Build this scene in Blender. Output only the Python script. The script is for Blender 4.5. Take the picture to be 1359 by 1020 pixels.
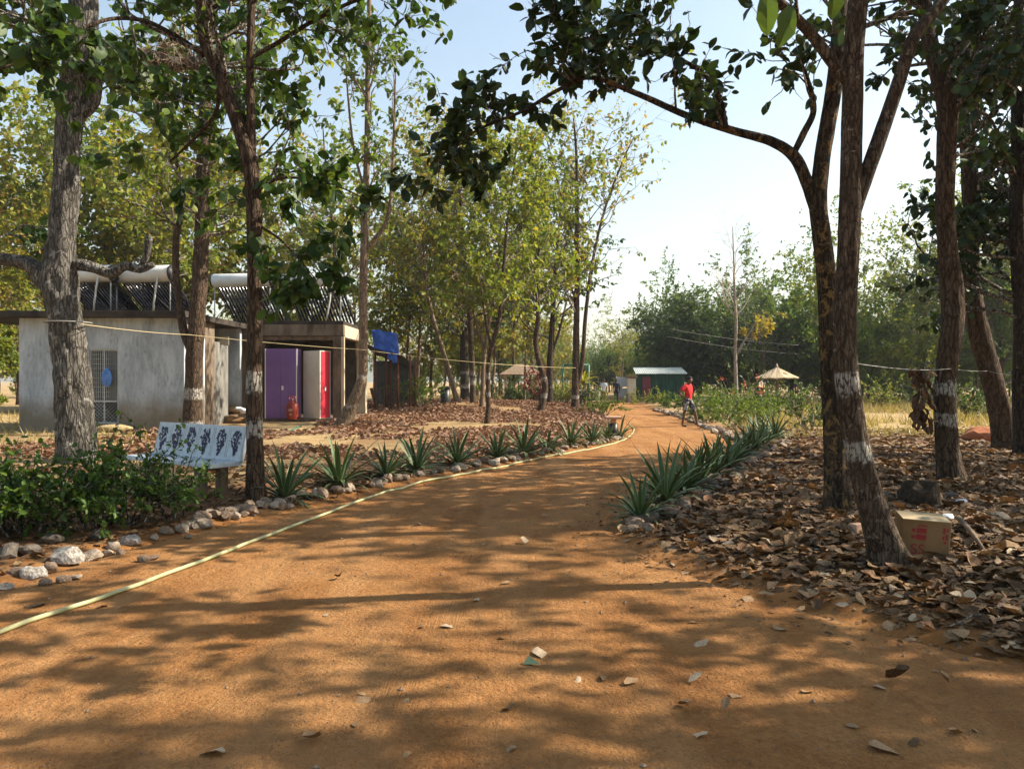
import bpy, bmesh, math, random
import numpy as np
from mathutils import Vector, Matrix, Euler

for _o in list(bpy.data.objects):
    bpy.data.objects.remove(_o, do_unlink=True)
SC = bpy.context.scene
COL = SC.collection

# ------------------------------------------------------------------ camera, sky, sun, exposure
F, CX, HOR, CAMZ = 1021.0, 679.5, 505.0, 1.6          # focal length in photo pixels, centre column, horizon row, eye height
cam_d = bpy.data.cameras.new('camera')
cam = bpy.data.objects.new('camera', cam_d); COL.objects.link(cam)
cam.location = (0, 0, CAMZ); cam.rotation_euler = (math.pi / 2, 0, 0)
cam_d.sensor_width = 36; cam_d.lens = 36 * F / 1359; cam_d.shift_y = -5 / 1359
cam_d.clip_start = 0.05; cam_d.clip_end = 6000
SC.camera = cam

SUN_EL, SUN_AZ = math.radians(40), math.radians(80.5)   # azimuth clockwise from +Y
world = bpy.data.worlds.new('World'); SC.world = world; world.use_nodes = True
wn = world.node_tree.nodes; wl = world.node_tree.links
bg = wn.get('Background') or wn.new('ShaderNodeBackground')
sky = wn.new('ShaderNodeTexSky'); sky.sky_type = 'NISHITA'; sky.sun_disc = False
sky.sun_elevation = SUN_EL; sky.sun_rotation = SUN_AZ
sky.air_density = 1.5; sky.dust_density = 1.5; sky.ozone_density = 0.0; sky.altitude = 100
wl.new(sky.outputs[0], bg.inputs[0]); bg.inputs[1].default_value = 0.092
sun_d = bpy.data.lights.new('sun', 'SUN'); sun_d.energy = 5.0; sun_d.angle = math.radians(0.53); sun_d.color = (1.0, 0.9, 0.74)
sun = bpy.data.objects.new('sun', sun_d); COL.objects.link(sun)
_sd = Vector((math.sin(SUN_AZ) * math.cos(SUN_EL), math.cos(SUN_AZ) * math.cos(SUN_EL), math.sin(SUN_EL)))
sun.rotation_euler = (-_sd).to_track_quat('-Z', 'Y').to_euler(); sun.location = (30, 5, 30)
vs = SC.view_settings
vs.view_transform = 'Standard'; vs.look = 'None'; vs.gamma = 1.0; vs.use_curve_mapping = False; vs.exposure = 1.22
SC.display_settings.display_device = 'sRGB'
SC.render.engine = 'CYCLES'
cy = SC.cycles
cy.max_bounces = 6; cy.diffuse_bounces = 3; cy.glossy_bounces = 2; cy.transmission_bounces = 4; cy.volume_bounces = 0; cy.transparent_max_bounces = 4
cy.use_adaptive_sampling = True; cy.adaptive_threshold = 0.02; cy.use_denoising = True; cy.caustics_reflective = False; cy.caustics_refractive = False
try: cy.denoiser = 'OPENIMAGEDENOISE'
except Exception: pass

# ------------------------------------------------------------------ helpers
def at(px, py, Y):
    return Vector(((px - CX) / F * Y, Y, CAMZ + (HOR - py) / F * Y))

def _hash(ix, iy, s):
    h = (ix.astype(np.int64) * 374761393 + iy.astype(np.int64) * 668265263 + s * 974711) & 0x7fffffff
    h = ((h ^ (h >> 13)) * 1274126177) & 0x7fffffff
    return ((h ^ (h >> 16)) & 0xffff) / 65535.0

def vnoise(x, y, s=0):
    x = np.asarray(x, float); y = np.asarray(y, float)
    x0 = np.floor(x); y0 = np.floor(y); fx = x - x0; fy = y - y0
    fx = fx * fx * (3 - 2 * fx); fy = fy * fy * (3 - 2 * fy)
    a = _hash(x0, y0, s); b = _hash(x0 + 1, y0, s); c = _hash(x0, y0 + 1, s); d = _hash(x0 + 1, y0 + 1, s)
    return (a + (b - a) * fx) * (1 - fy) + (c + (d - c) * fx) * fy

def fbm(x, y, s=0, o=4):
    t = 0; a = 0.5; n = 0
    for i in range(o):
        t = t + a * vnoise(np.asarray(x) * 2 ** i, np.asarray(y) * 2 ** i, s + i * 17); n += a; a *= .5
    return t / n - 0.5

def sstep(a, b, x):
    t = np.clip((np.asarray(x, float) - a) / (b - a), 0, 1); return t * t * (3 - 2 * t)

# road edges in metres (x left of camera negative, y ahead)
_YL = [-12, 2, 4, 5, 6.05, 7.0, 7.9, 9.1, 10, 11.1, 12.7, 15.3, 18, 20.9, 24.4, 28.7, 34, 41, 49.5, 58, 75, 110]
_XL = [-9, -8, -6.2, -5, -4.0, -3.84, -3.55, -3.04, -2.45, -1.95, -1.0, .3, 1.77, 2.98, 3.84, 4.37, 4.75, 5.3, 6.1, 6.9, 6, 0]
_YR = [-12, 1, 3, 4.42, 4.95, 5.84, 7.1, 8.38, 10.2, 14, 18.2, 20.9, 23.3, 28.2, 34, 40.8, 49.5, 60.5, 75, 110]
_XR = [9, 7, 4.6, 2.94, 2.43, 1.83, 1.32, 1.1, 1.5, 3.0, 4.9, 5.9, 6.29, 6.9, 7.35, 7.6, 8.3, 9.2, 9, 3]
def XL(y): return np.interp(y, _YL, _XL)
def XR(y): return np.interp(y, _YR, _XR)
def sdist(x, y): return np.maximum(XL(y) - x, x - XR(y))

def Hg(x, y):                                           # ground sheet
    x = np.asarray(x, float); y = np.asarray(y, float)
    sd = sdist(x, y) + 0.35 * fbm(x * 1.3, y * 1.3, 5, 3)
    h = -0.06 + 0.10 * sstep(-0.25, 0.4, sd)
    left = (x < (XL(y) + XR(y)) / 2)
    h = h + np.where(left, 0.10, 0.04) * sstep(0.3, 2.0, sd)
    h = h + 0.32 * np.exp(-(((x + 3) / 8) ** 2 + ((y - 42) / 9) ** 2)) * sstep(1, 4, sd)
    h = h + 0.10 * np.exp(-(((x - 4.4) / 1.3) ** 2 + ((y - 7.6) / 1.2) ** 2)) * sstep(0.2, 1.5, sd)
    h = h + 0.06 * fbm(x * .5, y * .5, 9, 4) * sstep(0.1, 1.0, sd)
    return h

def Hr(x, y):                                           # road sheet
    x = np.asarray(x, float); y = np.asarray(y, float)
    sd = sdist(x, y)
    mid = (XL(y) + XR(y)) / 2
    lat = x - mid
    r = 0.030 * fbm(x * .9, y * .45, 21, 3) + 0.014 * fbm(x * 5, y * 4, 33, 3)
    r = r - 0.012 * (np.exp(-((lat - 0.8) / .18) ** 2) + np.exp(-((lat + 0.75) / .18) ** 2))
    return 0.0 + r - 0.075 * sstep(-0.25, 0.2, sd)

def G(x, y):
    s = float(sdist(x, y))
    g = float(Hg(x, y))
    return max(g, float(Hr(x, y))) if s < 0.25 else g

def gp(px, py):                                         # ground point seen at a photo pixel
    h = 0.0
    for _ in range(8):
        Y = (CAMZ - h) * F / (py - HOR); X = (px - CX) / F * Y
        h = 0.5 * h + 0.5 * G(X, Y)
    return Vector((X, Y, G(X, Y)))

def gx(px, Y):                                          # ground point in a column at a depth
    X = (px - CX) / F * Y
    return Vector((X, Y, G(X, Y)))

def tag(o, label=None, cat=None, group=None, kind=None):
    if label: o['label'] = label
    if cat: o['category'] = cat
    if group: o['group'] = group
    if kind: o['kind'] = kind
    return o

def empty(name, loc=(0, 0, 0), rz=0.0):
    o = bpy.data.objects.new(name, None); COL.objects.link(o)
    o.location = loc; o.rotation_euler = (0, 0, rz); o.empty_display_size = 0.1
    return o

def link(name, me, mat=None, parent=None, loc=None):
    o = bpy.data.objects.new(name, me); COL.objects.link(o)
    if mat is not None and not me.materials: me.materials.append(mat)
    if parent is not None: o.parent = parent
    if loc is not None: o.location = loc
    return o

def copy_tree(o, parent=None):
    c = o.copy(); COL.objects.link(c); c.parent = parent
    for ch in list(o.children): copy_tree(ch, c)
    return c

class Geo:
    """collects quads and tris into one mesh"""
    def __init__(s): s.V = []; s.n = 0; s.Q = []; s.T = []; s.A = {}
    def add(s, V, Q=None, T=None, **attr):
        V = np.asarray(V, float).reshape(-1, 3); s.V.append(V)
        if Q is not None and len(Q): s.Q.append(np.asarray(Q, int).reshape(-1, 4) + s.n)
        if T is not None and len(T): s.T.append(np.asarray(T, int).reshape(-1, 3) + s.n)
        for k, v in attr.items():
            s.A.setdefault(k, []).append((s.n, np.broadcast_to(np.asarray(v, float), (len(V),))))
        s.n += len(V)
    def box(s, c, size, rz=0.0, R=None):
        x, y, z = [d / 2 for d in size]
        V = np.array([(-x, -y, -z), (x, -y, -z), (x, y, -z), (-x, y, -z), (-x, -y, z), (x, -y, z), (x, y, z), (-x, y, z)])
        if R is not None: V = V @ np.array(R).T
        if rz: 
            cc, ss = math.cos(rz), math.sin(rz); V = V @ np.array([[cc, ss, 0], [-ss, cc, 0], [0, 0, 1]])
        s.add(V + np.array(c), Q=[(0, 3, 2, 1), (4, 5, 6, 7), (0, 1, 5, 4), (1, 2, 6, 5), (2, 3, 7, 6), (3, 0, 4, 7)])
        return s
    def tube(s, P, R, sides=6, rough=0.0, seed=0, cap=True, bands=None, flat=1.0):
        P = np.asarray([tuple(p) for p in P], float); n = len(P)
        R = np.broadcast_to(np.asarray(R, float), (n,))
        Tn = np.gradient(P, axis=0); Tn /= np.linalg.norm(Tn, axis=1)[:, None] + 1e-9
        ref = np.array([1.0, 0.13, 0.0]) if abs(Tn[0][0]) < .8 else np.array([0, 1.0, 0.1])
        N = np.zeros((n, 3)); v = ref
        for i in range(n):
            v = v - Tn[i] * v.dot(Tn[i]); v = v / (np.linalg.norm(v) + 1e-9); N[i] = v
        B = np.cross(Tn, N)
        a = np.linspace(0, 2 * np.pi, sides, endpoint=False)
        rr = np.repeat(R[:, None], sides, 1)
        if rough:
            ln = np.concatenate([[0], np.cumsum(np.linalg.norm(np.diff(P, axis=0), axis=1))])
            ca = np.cos(a)[None] * 1.7 + 7 + seed * 3.1; sa = np.sin(a)[None] * 1.7 + seed * 1.7
            q = ln[:, None] * 2.2
            rr = rr * (1 + rough * 2 * (fbm(ca + q * .35, sa + q, seed, 3) + .5 * fbm(ca * 2.5 + q, sa * 2.5 + 2 * q, seed + 5, 2)))
        V = P[:, None] + rr[..., None] * (np.cos(a)[None, :, None] * N[:, None] + flat * np.sin(a)[None, :, None] * B[:, None])
        i = np.arange(n - 1)[:, None]; j = np.arange(sides)[None]; j2 = (j + 1) % sides
        Q = np.stack([i * sides + j, i * sides + j2, (i + 1) * sides + j2, (i + 1) * sides + j], -1).reshape(-1, 4)
        V = V.reshape(-1, 3); T = None
        if cap:
            V = np.vstack([V, P[0], P[-1]]); k = n * sides; jj = np.arange(sides); jn = (jj + 1) % sides
            T = np.vstack([np.stack([np.full(sides, k), jn, jj], 1), np.stack([np.full(sides, k + 1), (n - 1) * sides + jj, (n - 1) * sides + jn], 1)])
        if bands is not None:
            pa = np.full(len(V), -1.0)
            for z0, z1 in bands: pa = np.maximum(pa, np.minimum(V[:, 2] - z0, z1 - V[:, 2]))
            s.add(V, Q=Q, T=T, paint=pa)
        else: s.add(V, Q=Q, T=T)
        return s
    def mesh(s, name, origin=None, smooth=True):
        V = np.vstack(s.V) if s.V else np.zeros((0, 3))
        if origin is not None: V = V - np.array(tuple(origin))
        Q = np.vstack(s.Q) if s.Q else np.zeros((0, 4), int); T = np.vstack(s.T) if s.T else np.zeros((0, 3), int)
        me = bpy.data.meshes.new(name)
        me.vertices.add(len(V)); me.vertices.foreach_set('co', V.astype(np.float32).ravel())
        nl = len(Q) * 4 + len(T) * 3
        me.loops.add(nl); me.loops.foreach_set('vertex_index', np.concatenate([Q.ravel(), T.ravel()]).astype(np.int32))
        me.polygons.add(len(Q) + len(T))
        st = np.concatenate([np.arange(len(Q)) * 4, len(Q) * 4 + np.arange(len(T)) * 3]).astype(np.int32)
        me.polygons.foreach_set('loop_start', st)
        me.polygons.foreach_set('use_smooth', np.full(len(st), smooth))
        me.update(calc_edges=True); me.validate()
        for k, lst in s.A.items():
            arr = np.full(len(V), -1.0, np.float32)
            for off, v in lst: arr[off:off + len(v)] = v
            me.attributes.new(k, 'FLOAT', 'POINT').data.foreach_set('value', arr)
        return me
    def obj(s, name, mat, parent=None, origin=None, smooth=False, loc=None):
        return link(name, s.mesh(name, origin, smooth), mat, parent, loc)

def bevel_mesh(me, w, seg=2):
    bm = bmesh.new(); bm.from_mesh(me)
    bmesh.ops.bevel(bm, geom=list(bm.edges), offset=w, segments=seg, affect='EDGES', profile=.6)
    bm.to_mesh(me); bm.free(); return me

def spline(P, step):
    P = [np.array(tuple(p), float) for p in P]
    Q = [2 * P[0] - P[1]] + P + [2 * P[-1] - P[-2]]; out = []; us = []
    for i in range(1, len(Q) - 2):
        L = np.linalg.norm(Q[i + 1] - Q[i]); m = max(1, int(round(L / step)))
        for k in range(m):
            t = k / m; a, b, c, d = Q[i - 1], Q[i], Q[i + 1], Q[i + 2]
            out.append(.5 * (2 * b + (c - a) * t + (2 * a - 5 * b + 4 * c - d) * t * t + (3 * b - a - 3 * c + d) * t ** 3)); us.append(i - 1 + t)
    out.append(P[-1]); us.append(len(P) - 1)
    return np.array(out), np.array(us)

# ------------------------------------------------------------------ materials
class NT:
    def __init__(s, name):
        s.m = bpy.data.materials.new(name); s.m.use_nodes = True
        s.t = s.m.node_tree; s.n = s.t.nodes; s.b = s.n['Principled BSDF']; s.o = s.n['Material Output']
    def new(s, typ, **kw):
        nd = s.n.new('ShaderNode' + typ)
        for k, v in kw.items(): setattr(nd, k, v)
        return nd
    def l(s, a, b): s.t.links.new(a, b)
    def coord(s, which='Object', scale=None):
        o = s.new('TexCoord').outputs[which]
        if scale is None: return o
        mp = s.new('Mapping'); mp.inputs['Scale'].default_value = scale; s.l(o, mp.inputs[0]); return mp.outputs[0]
    def noise(s, scale, detail=4, rough=.55, vec=None, dist=0):
        nd = s.new('TexNoise'); nd.inputs['Scale'].default_value = scale; nd.inputs['Detail'].default_value = detail
        nd.inputs['Roughness'].default_value = rough; nd.inputs['Distortion'].default_value = dist
        if vec is not None: s.l(vec, nd.inputs['Vector'])
        return nd.outputs['Fac']
    def ramp(s, fac, stops, interp='LINEAR'):
        r = s.new('ValToRGB'); e = r.color_ramp.elements; r.color_ramp.interpolation = interp
        while len(e) < len(stops): e.new(.5)
        for k, (p, c) in enumerate(stops):
            e[k].position = p; e[k].color = (*c, 1) if len(c) == 3 else c
        s.l(fac, r.inputs[0]); return r.outputs[0]
    def mix(s, fac, a, b, mode='MIX'):
        m = s.new('Mix', data_type='RGBA', blend_type=mode)
        for sock, v in ((m.inputs[0], fac), (m.inputs[6], a), (m.inputs[7], b)):
            if hasattr(v, 'is_output'): s.l(v, sock)
            elif isinstance(v, tuple): sock.default_value = (*v, 1)
            else: sock.default_value = v
        return m.outputs[2]
    def math(s, op, a, b=0.0, clamp=False):
        m = s.new('Math', operation=op, use_clamp=clamp)
        for sock, v in ((m.inputs[0], a), (m.inputs[1], b)):
            if hasattr(v, 'is_output'): s.l(v, sock)
            else: sock.default_value = v
        return m.outputs[0]
    def attr(s, name): return s.new('Attribute', attribute_name=name).outputs['Fac']
    def bump(s, h, strength=.5, dist=.02):
        b = s.new('Bump'); b.inputs['Strength'].default_value = strength; b.inputs['Distance'].default_value = dist
        s.l(h, b.inputs['Height']); s.l(b.outputs[0], s.b.inputs['Normal']); return b
    def col(s, c):
        if hasattr(c, 'is_output'): s.l(c, s.b.inputs['Base Color'])
        else: s.b.inputs['Base Color'].default_value = (*c, 1)
    def set(s, rough=.8, spec=.3, metal=0):
        s.b.inputs['Roughness'].default_value = rough; s.b.inputs['Specular IOR Level'].default_value = spec; s.b.inputs['Metallic'].default_value = metal
        return s.m

def hexlin(h):
    c = [int(h[i:i + 2], 16) / 255 for i in (0, 2, 4)]
    return tuple(x / 12.92 if x <= .04045 else ((x + .055) / 1.055) ** 2.4 for x in c)

def leaf_mat(name, stops, trans=.40, tint=(1.25, 1.2, .6), rough=.5, spec=.35):
    t = NT(name); g = t.new('NewGeometry')
    n = t.noise(.6, 2, .5, t.coord('Object'))
    f = t.math('ADD', t.math('MULTIPLY', g.outputs['Random Per Island'], .72), t.math('MULTIPLY', n, .45)); f = t.math('SUBTRACT', f, .085, True)
    c = t.ramp(f, stops)
    if name.endswith('fallen_leaves'):
        c = t.mix(t.ramp(t.noise(38, 4, .7, t.coord('Object')), [(.36, (.75, .75, .75)), (.6, (0, 0, 0))]), c, (.07, .04, .02)); t.bump(t.noise(60, 3, .6, t.coord('Object')), .5, .02)
    t.col(c); t.set(rough, spec)
    tr = t.new('BsdfTranslucent'); t.l(t.mix(1.0, c, tint, 'MULTIPLY'), tr.inputs[0])
    mx = t.new('MixShader'); mx.inputs[0].default_value = trans
    t.l(t.b.outputs[0], mx.inputs[1]); t.l(tr.outputs[0], mx.inputs[2]); t.l(mx.outputs[0], t.o.inputs[0])
    return t.m

def bark_mat(name, dark, lite, lichen=None, bump=.9, scale=1.0, li_amt=.62):
    t = NT(name)
    v = t.coord('Object', (1, 1, .22)); v2 = t.coord('Object')
    vo = t.new('TexVoronoi', feature='DISTANCE_TO_EDGE'); vo.inputs['Scale'].default_value = 22 * scale
    wv = t.new('Mix', data_type='VECTOR'); wv.inputs[0].default_value = .07
    nz = t.new('TexNoise'); nz.inputs['Scale'].default_value = 9 * scale; nz.inputs['Detail'].default_value = 4; t.l(v, nz.inputs['Vector'])
    t.l(v, wv.inputs[4]); t.l(nz.outputs['Color'], wv.inputs[5]); t.l(wv.outputs[1], vo.inputs['Vector'])
    fur = t.math('MULTIPLY', vo.outputs['Distance'], 6.0, True)
    n1 = t.noise(14 * scale, 8, .75, v, .8); n2 = t.noise(2.6 * scale, 5, .65, v2); n3 = t.noise(70 * scale, 4, .7, v2)
    f = t.math('ADD', t.math('MULTIPLY', n1, .75), t.math('MULTIPLY', fur, .14)); f = t.math('ADD', f, t.math('MULTIPLY', t.math('SUBTRACT', n3, .5), .5))
    c = t.ramp(f, [(.30, tuple(x * .55 for x in dark)), (.42, dark), (.60, lite)])
    c = t.mix(t.ramp(n2, [(.38, (0, 0, 0)), (.64, (.6, .6, .6))]), c, tuple(.7 * a + .2 * b for a, b in zip(dark, lite)))
    if lichen:
        n4 = t.noise(6.5 * scale, 7, .75, v2, .5)
        c = t.mix(t.ramp(n4, [(li_amt - .02, (0, 0, 0)), (li_amt + .02, (.85, .85, .85))]), c, lichen)
    pa = t.attr('paint')
    pn = t.math('ADD', pa, t.math('MULTIPLY', t.math('SUBTRACT', t.noise(14, 5, .7, v2), .5), .26))
    pm = t.ramp(t.math('ADD', t.math('MULTIPLY', pn, 12), .5, True), [(.3, (0, 0, 0)), (.7, (1, 1, 1))])
    wear = t.ramp(t.math('ADD', t.math('MULTIPLY', t.noise(22, 6, .75, v2), .8), t.math('MULTIPLY', fur, .16)), [(.40, (.0, .0, .0)), (.56, (.85, .85, .85))])
    pm = t.mix(1.0, pm, wear, 'MULTIPLY')
    c = t.mix(pm, c, (.50, .47, .42))
    t.col(c)
    h = t.math('ADD', t.math('MULTIPLY', n1, 1.2), t.math('ADD', t.math('MULTIPLY', fur, .5), t.math('MULTIPLY', n3, .3)))
    t.bump(h, bump, .05); return t.set(.9, .15)

def simple(name, c1, c2=None, scale=8, rough=.8, spec=.3, metal=0, bump=.0, bscale=30, vs=(1, 1, 1)):
    t = NT(name)
    if c2 is None: t.col(c1)
    else: t.col(t.ramp(t.noise(scale, 5, .6, t.coord('Object', vs)), [(.32, c1), (.68, c2)]))
    if bump: t.bump(t.noise(bscale, 4, .6, t.coord('Object', vs)), bump, .02)
    return t.set(rough, spec, metal)

MT = {}
# dirt road
t = NT('red_dirt_road'); v = t.coord('Object')
c = t.ramp(t.noise(.9, 6, .62, v), [(.3, (.23, .098, .032)), (.5, (.35, .157, .050)), (.7, (.43, .22, .082))])
c = t.mix(t.ramp(t.noise(22, 4, .7, v), [(.35, (.6, .6, .6)), (.6, (0, 0, 0))]), c, (.20, .085, .030))
c = t.mix(t.ramp(t.noise(130, 2, .7, v), [(.58, (0, 0, 0)), (.68, (.55, .55, .55))]), c, (.45, .29, .155))
c = t.mix(t.ramp(t.noise(1.0, 4, .6, t.coord('Object', (1.6, .22, 1)), .5), [(.42, (0, 0, 0)), (.66, (.55, .55, .55))]), c, (.46, .25, .105))
c = t.mix(t.ramp(t.noise(3.2, 5, .7, v, .3), [(.56, (0, 0, 0)), (.68, (.5, .5, .5))]), c, (.17, .075, .028))
t.col(c)
lat = t.attr('lat'); lon = t.attr('lon')
wob = t.math('MULTIPLY', t.noise(.5, 2, .5, v), .5)
latw = t.math('ADD', lat, wob)
wh = t.math('ABSOLUTE', t.math('SUBTRACT', t.math('ABSOLUTE', t.math('SUBTRACT', latw, .25)), .8))       # distance from the two wheel lines
trk = t.ramp(wh, [(.10, (1, 1, 1)), (.16, (0, 0, 0))])
brk = t.ramp(t.noise(1.3, 3, .6, v), [(.45, (0, 0, 0)), (.58, (1, 1, 1))])
sw = t.math('SINE', t.math('MULTIPLY', latw, 190.0)); sw2 = t.math('SINE', t.math('MULTIPLY', lon, 120.0))
fine = t.noise(1.0, 3, .6, t.coord('Object', (75, 2.0, 1)), .4)
h = t.math('MULTIPLY', t.math('MULTIPLY', trk, brk), t.math('MULTIPLY', fine, .8))
h = t.math('ADD', h, t.math('MULTIPLY', t.noise(1.0, 4, .6, t.coord('Object', (60, 2.5, 1))), .22))
h = t.math('ADD', h, t.ramp(t.noise(75, 2, .6, v), [(.62, (0, 0, 0)), (.72, (.5, .5, .5))]))
h = t.math('ADD', h, t.math('ADD', t.noise(40, 5, .7, v), t.math('MULTIPLY', t.noise(9, 4, .6, v), 1.6)))
t.bump(h, 1.0, .03); MT['road'] = t.set(.95, .1)
# ground
t = NT('ground_soil'); v = t.coord('Object')
soil = t.ramp(t.noise(1.2, 6, .65, v), [(.3, (.10, .055, .03)), (.55, (.21, .115, .055)), (.75, (.30, .19, .10))])
straw = t.ramp(t.noise(2.5, 6, .7, v), [(.3, (.25, .17, .08)), (.6, (.42, .30, .15)), (.8, (.50, .38, .20))])
red = t.ramp(t.noise(1.2, 6, .62, v), [(.3, (.19, .082, .027)), (.5, (.29, .13, .042)), (.7, (.36, .18, .066))])
c = t.mix(t.attr('straw'), soil, straw); c = t.mix(t.attr('red'), c, red); t.col(c)
t.bump(t.math('ADD', t.noise(25, 5, .7, v), t.noise(6, 4, .6, v)), .8, .03); MT['ground'] = t.set(.95, .1)

MT['bark_grey'] = bark_mat('grey_bark', (.055, .048, .04), (.30, .275, .24), (.36, .35, .32), 1.0, .8, .60)
MT['bark_brown'] = bark_mat('brown_bark', (.045, .03, .02), (.20, .135, .09), None, .9, 1.0)
MT['bark_dark'] = bark_mat('dark_bark', (.022, .016, .012), (.13, .095, .07), (.26, .22, .16), .9, 1.0, .64)
MT['bark_lichen'] = bark_mat('lichen_bark', (.025, .018, .012), (.14, .10, .07), (.27, .17, .065), .9, 1.0, .56)
MT['bark_spot'] = bark_mat('mottled_bark', (.05, .033, .022), (.21, .155, .11), (.30, .26, .2), .8, 1.5, .62)
MT['bark_pale'] = bark_mat('pale_bark', (.12, .08, .05), (.36, .27, .19), None, .6, 1.0)
MT['bark_white'] = bark_mat('whitish_bark', (.25, .2, .16), (.55, .48, .42), None, .4, 1.0)

MT['leaf_deep'] = leaf_mat('deep_green_leaves', [(0, (.018, .040, .010)), (.35, (.036, .078, .015)), (.7, (.075, .135, .025)), (.93, (.14, .19, .032)), (1, (.34, .20, .04))], .42)
MT['leaf_dark'] = leaf_mat('dark_green_leaves', [(0, (.012, .028, .009)), (.5, (.025, .052, .014)), (.9, (.055, .09, .022)), (1, (.16, .15, .03))], .22)
MT['leaf_olive'] = leaf_mat('olive_leaves', [(0, (.07, .12, .018)), (.35, (.14, .205, .032)), (.65, (.24, .275, .045)), (.88, (.34, .29, .05)), (1, (.36, .17, .055))], .48)
MT['leaf_gold'] = leaf_mat('dry_gold_leaves', [(0, (.10, .15, .022)), (.35, (.20, .25, .042)), (.6, (.31, .29, .055)), (.85, (.36, .23, .065)), (1, (.28, .125, .055))], .48)
MT['leaf_fresh'] = leaf_mat('fresh_green_leaves', [(0, (.05, .10, .014)), (.4, (.10, .17, .022)), (.8, (.16, .22, .03)), (1, (.26, .24, .04))], .42)
MT['leaf_mid'] = leaf_mat('mid_green_leaves', [(0, (.03, .062, .014)), (.4, (.055, .105, .02)), (.8, (.10, .15, .03)), (1, (.20, .17, .04))], .38)
MT['leaf_yellow'] = leaf_mat('yellow_leaves', [(0, (.15, .15, .02)), (.5, (.28, .23, .025)), (1, (.38, .28, .045))], .4)
MT['leaf_far'] = leaf_mat('sunny_green_leaves', [(0, (.05, .10, .018)), (.4, (.09, .16, .028)), (.8, (.16, .23, .04)), (1, (.28, .27, .05))], .45)  # greens brightened to put sunlight into the far crowns' colour
MT['leaf_hedge'] = leaf_mat('hedge_leaves', [(0, (.025, .06, .012)), (.4, (.05, .11, .018)), (.75, (.11, .19, .025)), (1, (.19, .27, .035))], .4)
MT['leaf_red'] = leaf_mat('maroon_leaves', [(0, (.10, .02, .02)), (.6, (.22, .05, .04)), (1, (.30, .12, .08))], .35)
MT['leaf_flower'] = leaf_mat('orange_red_petals', [(0, (.55, .06, .03)), (1, (.65, .14, .08))], .3)
MT['leaf_deadhang'] = leaf_mat('withered_leaves', [(0, (.05, .028, .018)), (.6, (.12, .06, .035)), (1, (.28, .10, .04))], .2)
MT['litter'] = leaf_mat('dry_fallen_leaves', [(0, (.04, .022, .011)), (.22, (.10, .056, .026)), (.42, (.19, .112, .05)), (.62, (.30, .185, .085)), (.8, (.28, .135, .06)), (.92, (.48, .33, .17)), (1, (.34, .12, .05))], .12, (1.1, .9, .6), .65, .25)
MT['litter_red'] = leaf_mat('russet_fallen_leaves', [(0, (.10, .05, .032)), (.3, (.22, .11, .065)), (.6, (.33, .18, .11)), (.85, (.40, .25, .16)), (1, (.36, .13, .07))], .12, (1.1, .9, .6), .65, .25)
MT['dryleaf'] = simple('dry_leaf_tan', (.20, .115, .055), (.42, .27, .14), 14, .65, .25, 0, .4, 40)
MT['paleleaf'] = simple('dry_leaf_pale', (.32, .23, .14), (.54, .42, .28), 14, .65, .25, 0, .4, 40)
MT['darkleaf'] = simple('dry_leaf_dark', (.06, .036, .02), (.18, .11, .06), 14, .8, .12, 0, .4, 40)
MT['greenleaf'] = simple('fallen_green_leaf', (.16, .24, .12), (.26, .33, .18), 14, .5, .3)
MT['bigleaf'] = leaf_mat('hanging_big_leaves', [(0, (.04, .085, .018)), (.6, (.08, .13, .026)), (1, (.20, .18, .04))], .4)
MT['grass'] = leaf_mat('dry_grass_blades', [(0, (.17, .15, .045)), (.4, (.34, .27, .10)), (.8, (.46, .36, .17)), (1, (.16, .19, .05))], .3)
MT['stone'] = simple('rough_stone', (.13, .088, .058), (.34, .25, .18), 6, .9, .2, 0, .8, 18)
MT['stone_pale'] = simple('pale_stone', (.20, .15, .105), (.48, .39, .30), 7, .9, .2, 0, .8, 18)
MT['stone_white'] = simple('whitewashed_stone', (.14, .12, .10), (.50, .46, .41), 9, .9, .2, 0, .8, 18)
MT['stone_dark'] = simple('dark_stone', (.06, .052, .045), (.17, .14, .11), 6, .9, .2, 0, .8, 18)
MT['stone_black'] = simple('brown_black_stone', (.025, .019, .014), (.085, .062, .042), 9, .95, .1, 0, 1.0, 16)  # near-black brown tones mottled by noise
# ------------------------------------------------------------------ the setting: ground, road, hill
def grid_mesh(Xm, Ym, Zm, **attr):
    r, c = Xm.shape; g = Geo()
    i = np.arange(r - 1)[:, None]; j = np.arange(c - 1)[None]
    Q = np.stack([i * c + j, i * c + j + 1, (i + 1) * c + j + 1, (i + 1) * c + j], -1).reshape(-1, 4)
    g.add(np.stack([Xm, Ym, Zm], -1).reshape(-1, 3), Q=Q, **{k: v.ravel() for k, v in attr.items()})
    return g

ys = np.concatenate([np.linspace(-60, -8, 14)[:-1], np.linspace(-8, 3, 23)[:-1], np.arange(3, 16, .09), np.geomspace(16, 70, 120)[1:], np.geomspace(70, 1450, 45)[1:]])
u = np.linspace(-1, 1, 331); xs = np.sinh(u * 6.3) / np.sinh(6.3) * 1300 + u * 13
Xm, Ym = np.meshgrid(xs, ys)
Zm = Hg(Xm, Ym)
far = sstep(120, 400, np.hypot(Xm, Ym)); Zm = Zm * (1 - far)
sdm = sdist(Xm, Ym)
redm = 1 - sstep(.0, .9, sdm + .6 * fbm(Xm * .8, Ym * .8, 3, 3))
islandm = (Xm < XL(Ym)) & (Ym > 11) & (Ym < 55)
straw = sstep(1.5, 3, sdm) * np.clip(.35 + 1.2 * fbm(Xm * .35, Ym * .35, 8, 3), 0, 1)
straw = np.where((Xm < -4) & (Ym > 10), np.clip(straw + .55, 0, 1), straw)
straw = np.where((Xm > 6) & (Ym > 19), np.clip(straw + .6, 0, 1), straw)
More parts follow.
